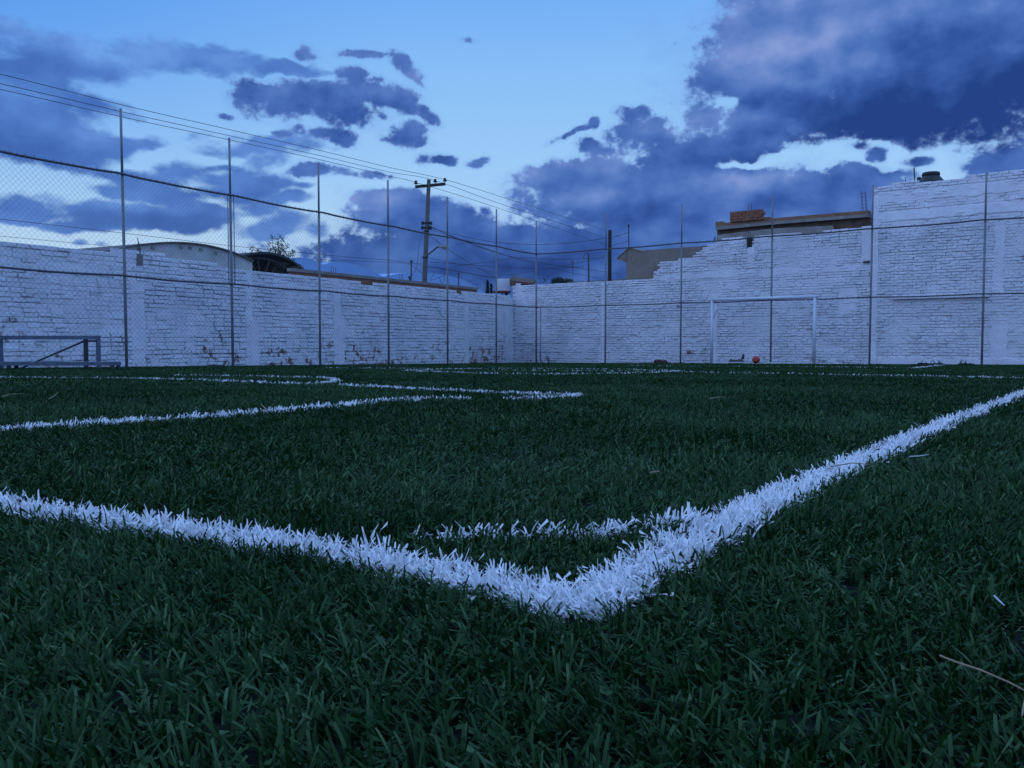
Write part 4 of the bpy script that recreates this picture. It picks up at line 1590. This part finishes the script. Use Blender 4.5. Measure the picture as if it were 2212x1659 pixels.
# ------------------------------------------------------------------ corner: white hut, cypress, bush
t = thing('water_hut', 'small white box hut on a red slab raised above the corner', 'hut', (at(1087, 640, 38).x, 38, gz(0, 38)))
mb = MB()
a, b_ = at(1071, 628, 38), at(1102, 602, 38)
mb.box(((a.x + b_.x) / 2, 38.3, (a.z + b_.z) / 2), ((b_.x - a.x) / 2, 0, 0), (0, .35, 0), (0, 0, (b_.z - a.z) / 2))
mb.build('box', M_HUT, t)
mb = MB()
a, b_ = at(1066, 631.5, 38), at(1103, 628, 38)
mb.box(((a.x + b_.x) / 2, 38.3, (a.z + b_.z) / 2 - .003), ((b_.x - a.x) / 2, 0, 0), (0, .42, 0), (0, 0, (b_.z - a.z) / 2))
mb.build('slab', M_RED, t)
mb = MB()
a, b_ = at(1090, 642, 38), at(1097.5, 631.8, 38)
mb.box(((a.x + b_.x) / 2, 38.3, (a.z - 1 + b_.z) / 2), ((b_.x - a.x) / 2, 0, 0), (0, .2, 0), (0, 0, (b_.z - a.z + 1) / 2))
mb.build('dark_pier', M_CYP, t)
mb = MB()
a = at(1085.5, 631.5, 38)
mb.tube([(a.x, 38.2, a.z), (a.x, 38.2, gz(0, 38))], 0.03, 6)
mb.build('pipe', M_STEEL, t)
t = thing('roof_edge', 'low brown tiled roof slope peeping over the wall beside the white hut', 'roof', at(1120, 611, 37))
mb = MB()
mb.prism([at(1101, 602, 37), at(1105, 606, 37), at(1130, 608.5, 37), at(1150, 611.5, 37), at(1150, 618, 37), at(1101, 618, 37)], (0.2, 2.2, .3))
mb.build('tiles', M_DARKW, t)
mb = MB()
mb.prism([at(1120, 609, 36.95), at(1145, 611.5, 36.95), at(1145, 613.5, 36.95), at(1120, 612, 36.95)], (0.0, 0.04, 0))
mb.build('red_eave', M_RED, t)
mb = MB()
mb.prism([at(1225, 609, 33.5), at(1300, 605.5, 33.5), at(1368, 601.5, 33.5), at(1368, 612, 33.5), at(1225, 616, 33.5)], (0.4, 1.5, 0))
tag(mb.build('concrete_coping', M_CONC), 'grey concrete coping just over the far wall below the dark bush', 'coping')
mb = MB()
mb.tube([at(1178, 608, 33.6), at(1174.5, 599.5, 33.6)], 0.03, 6)
tag(mb.build('pipe_stub', M_RAIL), 'short leaning pipe stub on the grey coping near the corner', 'pipe')


def leaves(mb, centres, n, size, rad, seed, flat=1.0):
    r = random.Random(seed)
    for c in centres:
        for _ in range(n):
            d = Vector((r.gauss(0, 1), r.gauss(0, 1), r.gauss(0, 1) * flat))
            d = d.normalized() * rad * (r.random() ** 0.5)
            p = Vector(c) + d
            a = Vector((r.gauss(0, 1), r.gauss(0, 1), r.gauss(0, 1))).normalized()
            b = a.orthogonal().normalized()
            s = size * r.uniform(.6, 1.3)
            mb.add([p - a * s, p + b * s * .45, p + a * s, p - b * s * .45], [(0, 1, 2, 3)])


# cypress pair
for px, top_, w, lab in ((1053, 606, 9, 'taller dark cypress of the pair left of the white hut'), (1061, 614, 6, 'shorter dark cypress of the pair left of the white hut')):
    Y = 37.0
    base = at(px, 640, Y)
    tz = at(px, top_, Y).z
    t = thing('cypress', lab, 'tree', (base.x, Y, gz(0, Y)), 'cypresses at the corner')
    mb = MB()
    mb.tube([(base.x, Y, gz(0, Y)), (base.x, Y, tz - .1)], [0.06, 0.015], 6)
    mb.build('trunk', M_BARK, t)
    mb = MB()
    wid = w / F * Y / 2
    for k in range(26):
        f = k / 25
        c = Vector((base.x, Y, base.z - .3 + (tz - base.z + .3) * f))
        leaves(mb, [c + Vector((random.uniform(-.03, .03), 0, 0))], 34, 0.045, wid * (1.1 - f * .95) + .02, k + px)
    mb.build('crown', M_CYP, t)

Y = 36.0
for pts, lab, mat in (([(1205, 603, .13), (1199, 605, .10), (1209, 607, .14), (1195, 608, .10), (1213, 605, .08)], 'dark round bush top showing above the far wall', M_BUSH),
                      ([(1222, 606, .10), (1229, 606, .10), (1234, 608, .09), (1226, 609, .1)], 'grey green bush top right of the darker bush', M_LEAF)):
    a = at(pts[0][0], 610, Y)
    t = thing('bush', lab, 'bush', (a.x, Y, gz(0, Y)), 'bushes above the far wall')
    mb = MB()
    for x, y, rd in pts:
        leaves(mb, [at(x, y, Y)], 130, .035, rd * 1.2, int(x))
    for x, y, rd in pts:
        leaves(mb, [at(x, y + 8, Y)], 60, .06, rd * 1.5, int(x) + 1)
    mb.build('foliage', mat, t)
    mb = MB()
    mb.tube([(a.x, Y, gz(0, Y)), (a.x, Y, a.z)], 0.05, 6)
    for x, y, rd in pts:
        mb.tube([(a.x, Y, a.z - .4), at(x, y, Y)], 0.015, 4)
    mb.build('stem', M_BARK, t)


# leafy tree behind the shed
def tree():
    Y = 26.0
    r = random.Random(4)
    root = at(598, 640, Y)
    t = thing('tree', 'sparse young tree with small leaves rising behind the dark arched shed', 'tree', (root.x, Y, gz(0, Y)))
    wood, leaf = MB(), MB()
    fork = at(600, 575, Y)
    wood.tube([(root.x, Y, gz(0, Y)), (root.x + .02, Y, root.z), fork], [.06, .045, .03], 6)
    tips = [(592, 514), (600, 520), (612, 517), (607, 527), (618, 529), (628, 540), (636, 545), (620, 540), (586, 530), (582, 542), (578, 551), (595, 545), (600, 538), (610, 545),
            (552, 538), (545, 545), (536, 548), (558, 541), (528, 549), (618, 556), (640, 566), (648, 575), (636, 574), (628, 570), (606, 560), (590, 536), (603, 512), (631, 549), (598, 529), (614, 565)]
    for x, y in tips:
        e = at(x, y, Y) + Vector((0, r.uniform(-.4, .4), 0))
        mid = fork.lerp(e, .5) + Vector((r.uniform(-.06, .06), 0, r.uniform(-.02, .10)))
        wood.tube([fork, mid, e], [.016, .010, .004], 4, 0, False)
        for f in (.55, .7, .85, 1.0):
            p = (fork.lerp(mid, f * 2) if f < .5 else mid.lerp(e, f * 2 - 1))
            leaves(leaf, [p], 5 if f < .9 else 12, .034, .085, r.randint(0, 9999))
    wood.build('trunk', M_BARK, t)
    leaf.build('crown', M_LEAF, t)
    # creepers hanging over the wall in front of the shed
    mb = MB()
    for i in range(70):
        px = r.uniform(530, 652)
        lo = 588 - max(0, (560 - px)) * .35
        py = r.uniform(566 if px < 620 else 578, lo)
        leaves(mb, [at(px, py, 22.2)], 9, .035, .10, i)
    tag(mb.build('creeper', M_DRYL), 'dry brown creeper tangle on the wall top under the dark shed', 'creeper')


tree()

# ------------------------------------------------------------------ behind the far wall
GH = WC - nR * 0.9
t = thing('house', 'grey brown plastered house with a small gable behind the stepped wall', 'house', on_plane(1420, 600, GH - nR * 1.5, nR) * 1.0)
t.location.z = gz(0, 29)
mb = MB()
pts = [(1353, 566), (1353, 610), (1530, 600), (1530, 531), (1500, 532.5), (1469, 535), (1420, 538.5), (1382, 541.5), (1366, 537), (1362, 535.5), (1353, 538.5)]
P3 = [on_plane(x, y, GH, nR) for x, y in pts]
for q in (1, 2):
    P3[q].z = gz(0, 29)
mb.prism(P3, -nR * 4)
mb.build('wall', M_PLAST, t)
mb = MB()
e = [(1332, 557.5), (1353, 538.6), (1362, 535.4), (1366, 536.4), (1355, 541.5), (1353.4, 543), (1353.2, 566.5), (1341, 563.5), (1336, 561.5)]
mb.prism([on_plane(x, y, GH + nR * .02, nR) for x, y in e], -nR * 3.8)
mb.build('eave', M_PLAST, t)
mb = MB()
mb.prism([on_plane(x, y, GH + nR * .05, nR) for x, y in [(1331, 558.5), (1353, 537.6), (1362, 534.4), (1383, 540.6), (1382, 541.6), (1362, 535.4), (1353.5, 538.6), (1332, 559.5)]], -nR * 4)
mb.build('roof_edge', M_CONC, t)
mb = MB()
a = on_plane(1358.5, 536, GH - nR * .4, nR)
b_ = on_plane(1358, 489, GH - nR * .4, nR)
mb.tube([a, b_], 0.022, 6)
mb.lathe(b_, [(.02, -.02), (.045, 0), (.045, .06), (.015, .08)], 8)
tag(mb.build('service_rod', M_RAIL), 'thin rod with a knob top standing on the grey house gable', 'rod')

GP = WC - nR * 0.30
t = thing('brick_building', 'unfinished brown brick building with a concrete roof beam behind the far wall', 'building', on_plane(1700, 600, GP - nR * 1.5, nR) * 1.0)
t.location.z = gz(0, 25)
mb = MB()
P3 = [on_plane(x, y, GP - nR * .12, nR) for x, y in [(1549, 494), (1878, 464), (1878, 560), (1549, 560)]]
P3[2].z = P3[3].z = gz(0, 25)
mb.prism(P3, -nR * 4)
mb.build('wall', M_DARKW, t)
mb = MB()
mb.prism([on_plane(x, y, GP, nR) for x, y in [(1549.5, 508), (1600, 501), (1660, 494.5), (1700, 492), (1800, 487), (1800, 503), (1700, 512), (1600, 520), (1550, 530)]], -nR * 0.10)
mb.build('grey_render', M_CONC, t)
mb = MB()
mb.prism([on_plane(x, y, GP + nR * .06, nR) for x, y in [(1545.4, 489.5), (1666.7, 478.5), (1876, 461.5), (1876, 468.5), (1666.7, 485), (1546, 497)]], -nR * 4.2)
mb.build('roof_beam', M_CONC, t)
mb = MB()
mb.prism([on_plane(x, y, GP + nR * .055, nR) for x, y in [(1545.2, 479), (1559.8, 478.2), (1560.5, 482), (1576, 480.5), (1648, 469), (1662, 468), (1667, 471.5), (1876, 454.2), (1876, 461.3), (1666.7, 478.3), (1545.4, 489.3)]], -nR * 0.25)
mb.build('parapet', M_BROWN, t)


def brick_stack(parent, pts, o, nrm, u):
    """raw bricks laid in courses inside a pixel polygon"""
    P3 = [on_plane(x, y, o, nrm) for x, y in pts]
    s = [(p - o).dot(u) for p in P3]
    z = [p.z for p in P3]
    s0, s1, z0, z1 = min(s), max(s), min(z), max(z)

    def top(q):
        i0 = [(a, b) for a, b in zip(s, z)]
        k = sorted(i0[:3])
        for (a, za), (b, zb) in zip(k[:-1], k[1:]):
            if a <= q <= b:
                return za + (zb - za) * (q - a) / max(b - a, 1e-5)
        return z1
    mb = MB()
    c = 0
    zz = z0
    while zz < z1:
        q = s0
        first = c % 2 == 0
        while q < s1 - .05:
            L_ = min(.12 if first else .245, s1 - q)
            if zz + .07 < top(q + L_ / 2) + .05:
                e = random.uniform(0, .02)
                mb.box(o + u * (q + L_ / 2) - nrm * (.10 - e) + Vector((0, 0, zz + .037)), u * (L_ / 2 - .003), nrm * .10, Vector((0, 0, .0365)))
            q += .125 if first else .25
            first = False
        zz += .077
        c += 1
    return mb.build('brick_stack', M_BRICK, parent)


brick_stack(t, [(1577, 461.5), (1618, 458), (1648, 455), (1649, 471), (1577, 480)], GP + nR * .12, nR, uR)
for px, a, b_ in ((1617, 440, 461), (1623, 439, 460)):
    mb = MB()
    mb.tube([on_plane(px, a, GP - nR * .02, nR), on_plane(px, b_, GP - nR * .02, nR)], 0.009, 4)
    mb.build('rebar', M_RUST, t)
mb = MB()
for px in (1862, 1865, 1871, 1873):
    mb.tube([on_plane(px - 3, 413 if px != 1871 else 415, GP - nR * .1, nR), on_plane(px, 456, GP - nR * .1, nR)], 0.007, 4)
for py in (418, 426, 434, 442, 449):
    mb.tube([on_plane(1859.5 + (py - 413) * .07, py, GP - nR * .1, nR), on_plane(1869.5 + (py - 413) * .07, py - .8, GP - nR * .1, nR)], 0.005, 4)
mb.build('rebar_cage', M_RUST, t)
mb = MB()
mb.tube([on_plane(1543, 521, GP - nR * .2, nR), on_plane(1544.8, 511.5, GP - nR * .2, nR)], 0.02, 6)
tag(mb.build('pipe_stub', M_RAIL), 'short leaning pipe stub at the left end of the brick building', 'pipe')

# water tank and rods on the tall wall
TP = WC - nR * 1.6
c = on_plane(2010, 420, TP, nR)
t = thing('water_tank', 'black plastic water tank with a broad cap rising over the tall wall', 'water tank', c)
rr = (on_plane(2041, 395, TP, nR) - on_plane(1981, 395, TP, nR)).length / 2
zt1 = on_plane(2010, 372.5, TP, nR).z
zt2 = on_plane(2010, 380.5, TP, nR).z
zt3 = on_plane(2010, 393.5, TP, nR).z
mb = MB()
mb.lathe((c.x, c.y, 0), [(rr * 1.0, zt3 - 1.2), (rr * 1.0, zt3), (rr * .93, zt3 + .02), (rr * .63, zt2 - .01), (rr * .60, zt2)], 28)
mb.build('body', M_TANK, t, True)
mb = MB()
mb.lathe((c.x, c.y, 0), [(rr * .60, zt2), (rr * .645, zt2 + .01), (rr * .64, zt1 - .03), (rr * .60, zt1 - .005), (rr * .3, zt1 + .004)], 28)
mb.build('cap', M_TANK, t, True)
mb = MB()
p = on_plane(1985, 386.5, TP, nR)
mb.box(p, uR * .05, nR * .04, Vector((0, 0, .045)))
mb.tube([p, on_plane(1978, 397, TP, nR)], 0.012, 5)
mb.build('inlet', M_TANK, t)
for px, py0, py1, r_, lab in ((1974.5, 398, 362, .018, 'taller thin rod on the tall wall left of the black tank'), (1955.5, 402, 383, .010, 'shorter thin rod on the tall wall left of the black tank')):
    mb = MB()
    mb.tube([on_plane(px + 2.5, py0 + 8, WC - nR * .12, nR), on_plane(px, py1, WC - nR * .12, nR)], r_, 6)
    tag(mb.build('rod', M_RAIL), lab, 'rod', 'rods on the tall wall')


# ------------------------------------------------------------------ litter on the turf
def litter(name, label, pts, r, mat, h=0.026):
    P3 = []
    for i, (x, y) in enumerate(pts):
        p = on_plane(x, y, (0, 0, h), GN)
        P3.append(p)
    mb = MB()
    mb.tube(P3, [r] * (len(P3) - 1) + [r * .5], 5)
    return tag(mb.build(name, mat), label, name.replace('_', ' '))


litter('straw', 'long dry straw lying on the dark turf near the bottom right', [(2030, 1416), (2060, 1428), (2120, 1448), (2180, 1474), (2230, 1500)], 0.00045, M_STRAW, 0.028)
litter('straw', 'short upright dry straw at the right edge below the long straw', [(2208, 1545), (2212, 1520), (2216, 1500)], 0.0004, M_STRAW, 0.028)
litter('plastic_scrap', 'small white scrap lying on the turf at the far right', [(2148, 1287), (2160, 1299), (2170, 1308)], 0.0006, M_WSCRAP, 0.028)
litter('straw', 'pale straw lying across the broad white sideline', [(1795, 1008), (1840, 1000), (1880, 1003)], 0.0008, M_STRAW, 0.032)
litter('plastic_scrap', 'small bluish white scrap just below the broad white sideline', [(1965, 986), (1985, 985), (2006, 982)], 0.0009, M_WSCRAP, 0.03)
litter('straw', 'forked dry stalk on the penalty box line', [(1018 * .55 + 5, 887), (575, 884), (563, 872)], 0.0016, M_STRAW, 0.04)
litter('straw', 'dry twig on the turf at the left edge', [(4, 857), (20, 852), (46, 850)], 0.0013, M_STRAW, 0.035)
litter('straw', 'small forked dry twig right of the left edge twig', [(105, 862), (118, 855), (126, 846)], 0.0013, M_STRAW, 0.035)
litter('straw', 'short pale straw lying on the turf right of the penalty box', [(1534, 861), (1550, 858), (1566, 857)], 0.0016, M_STRAW, 0.03)
litter('straw', 'small brown leaf bit in the middle of the turf', [(1405, 1021), (1415, 1019), (1424, 1018)], 0.0012, M_STRAW, 0.03)
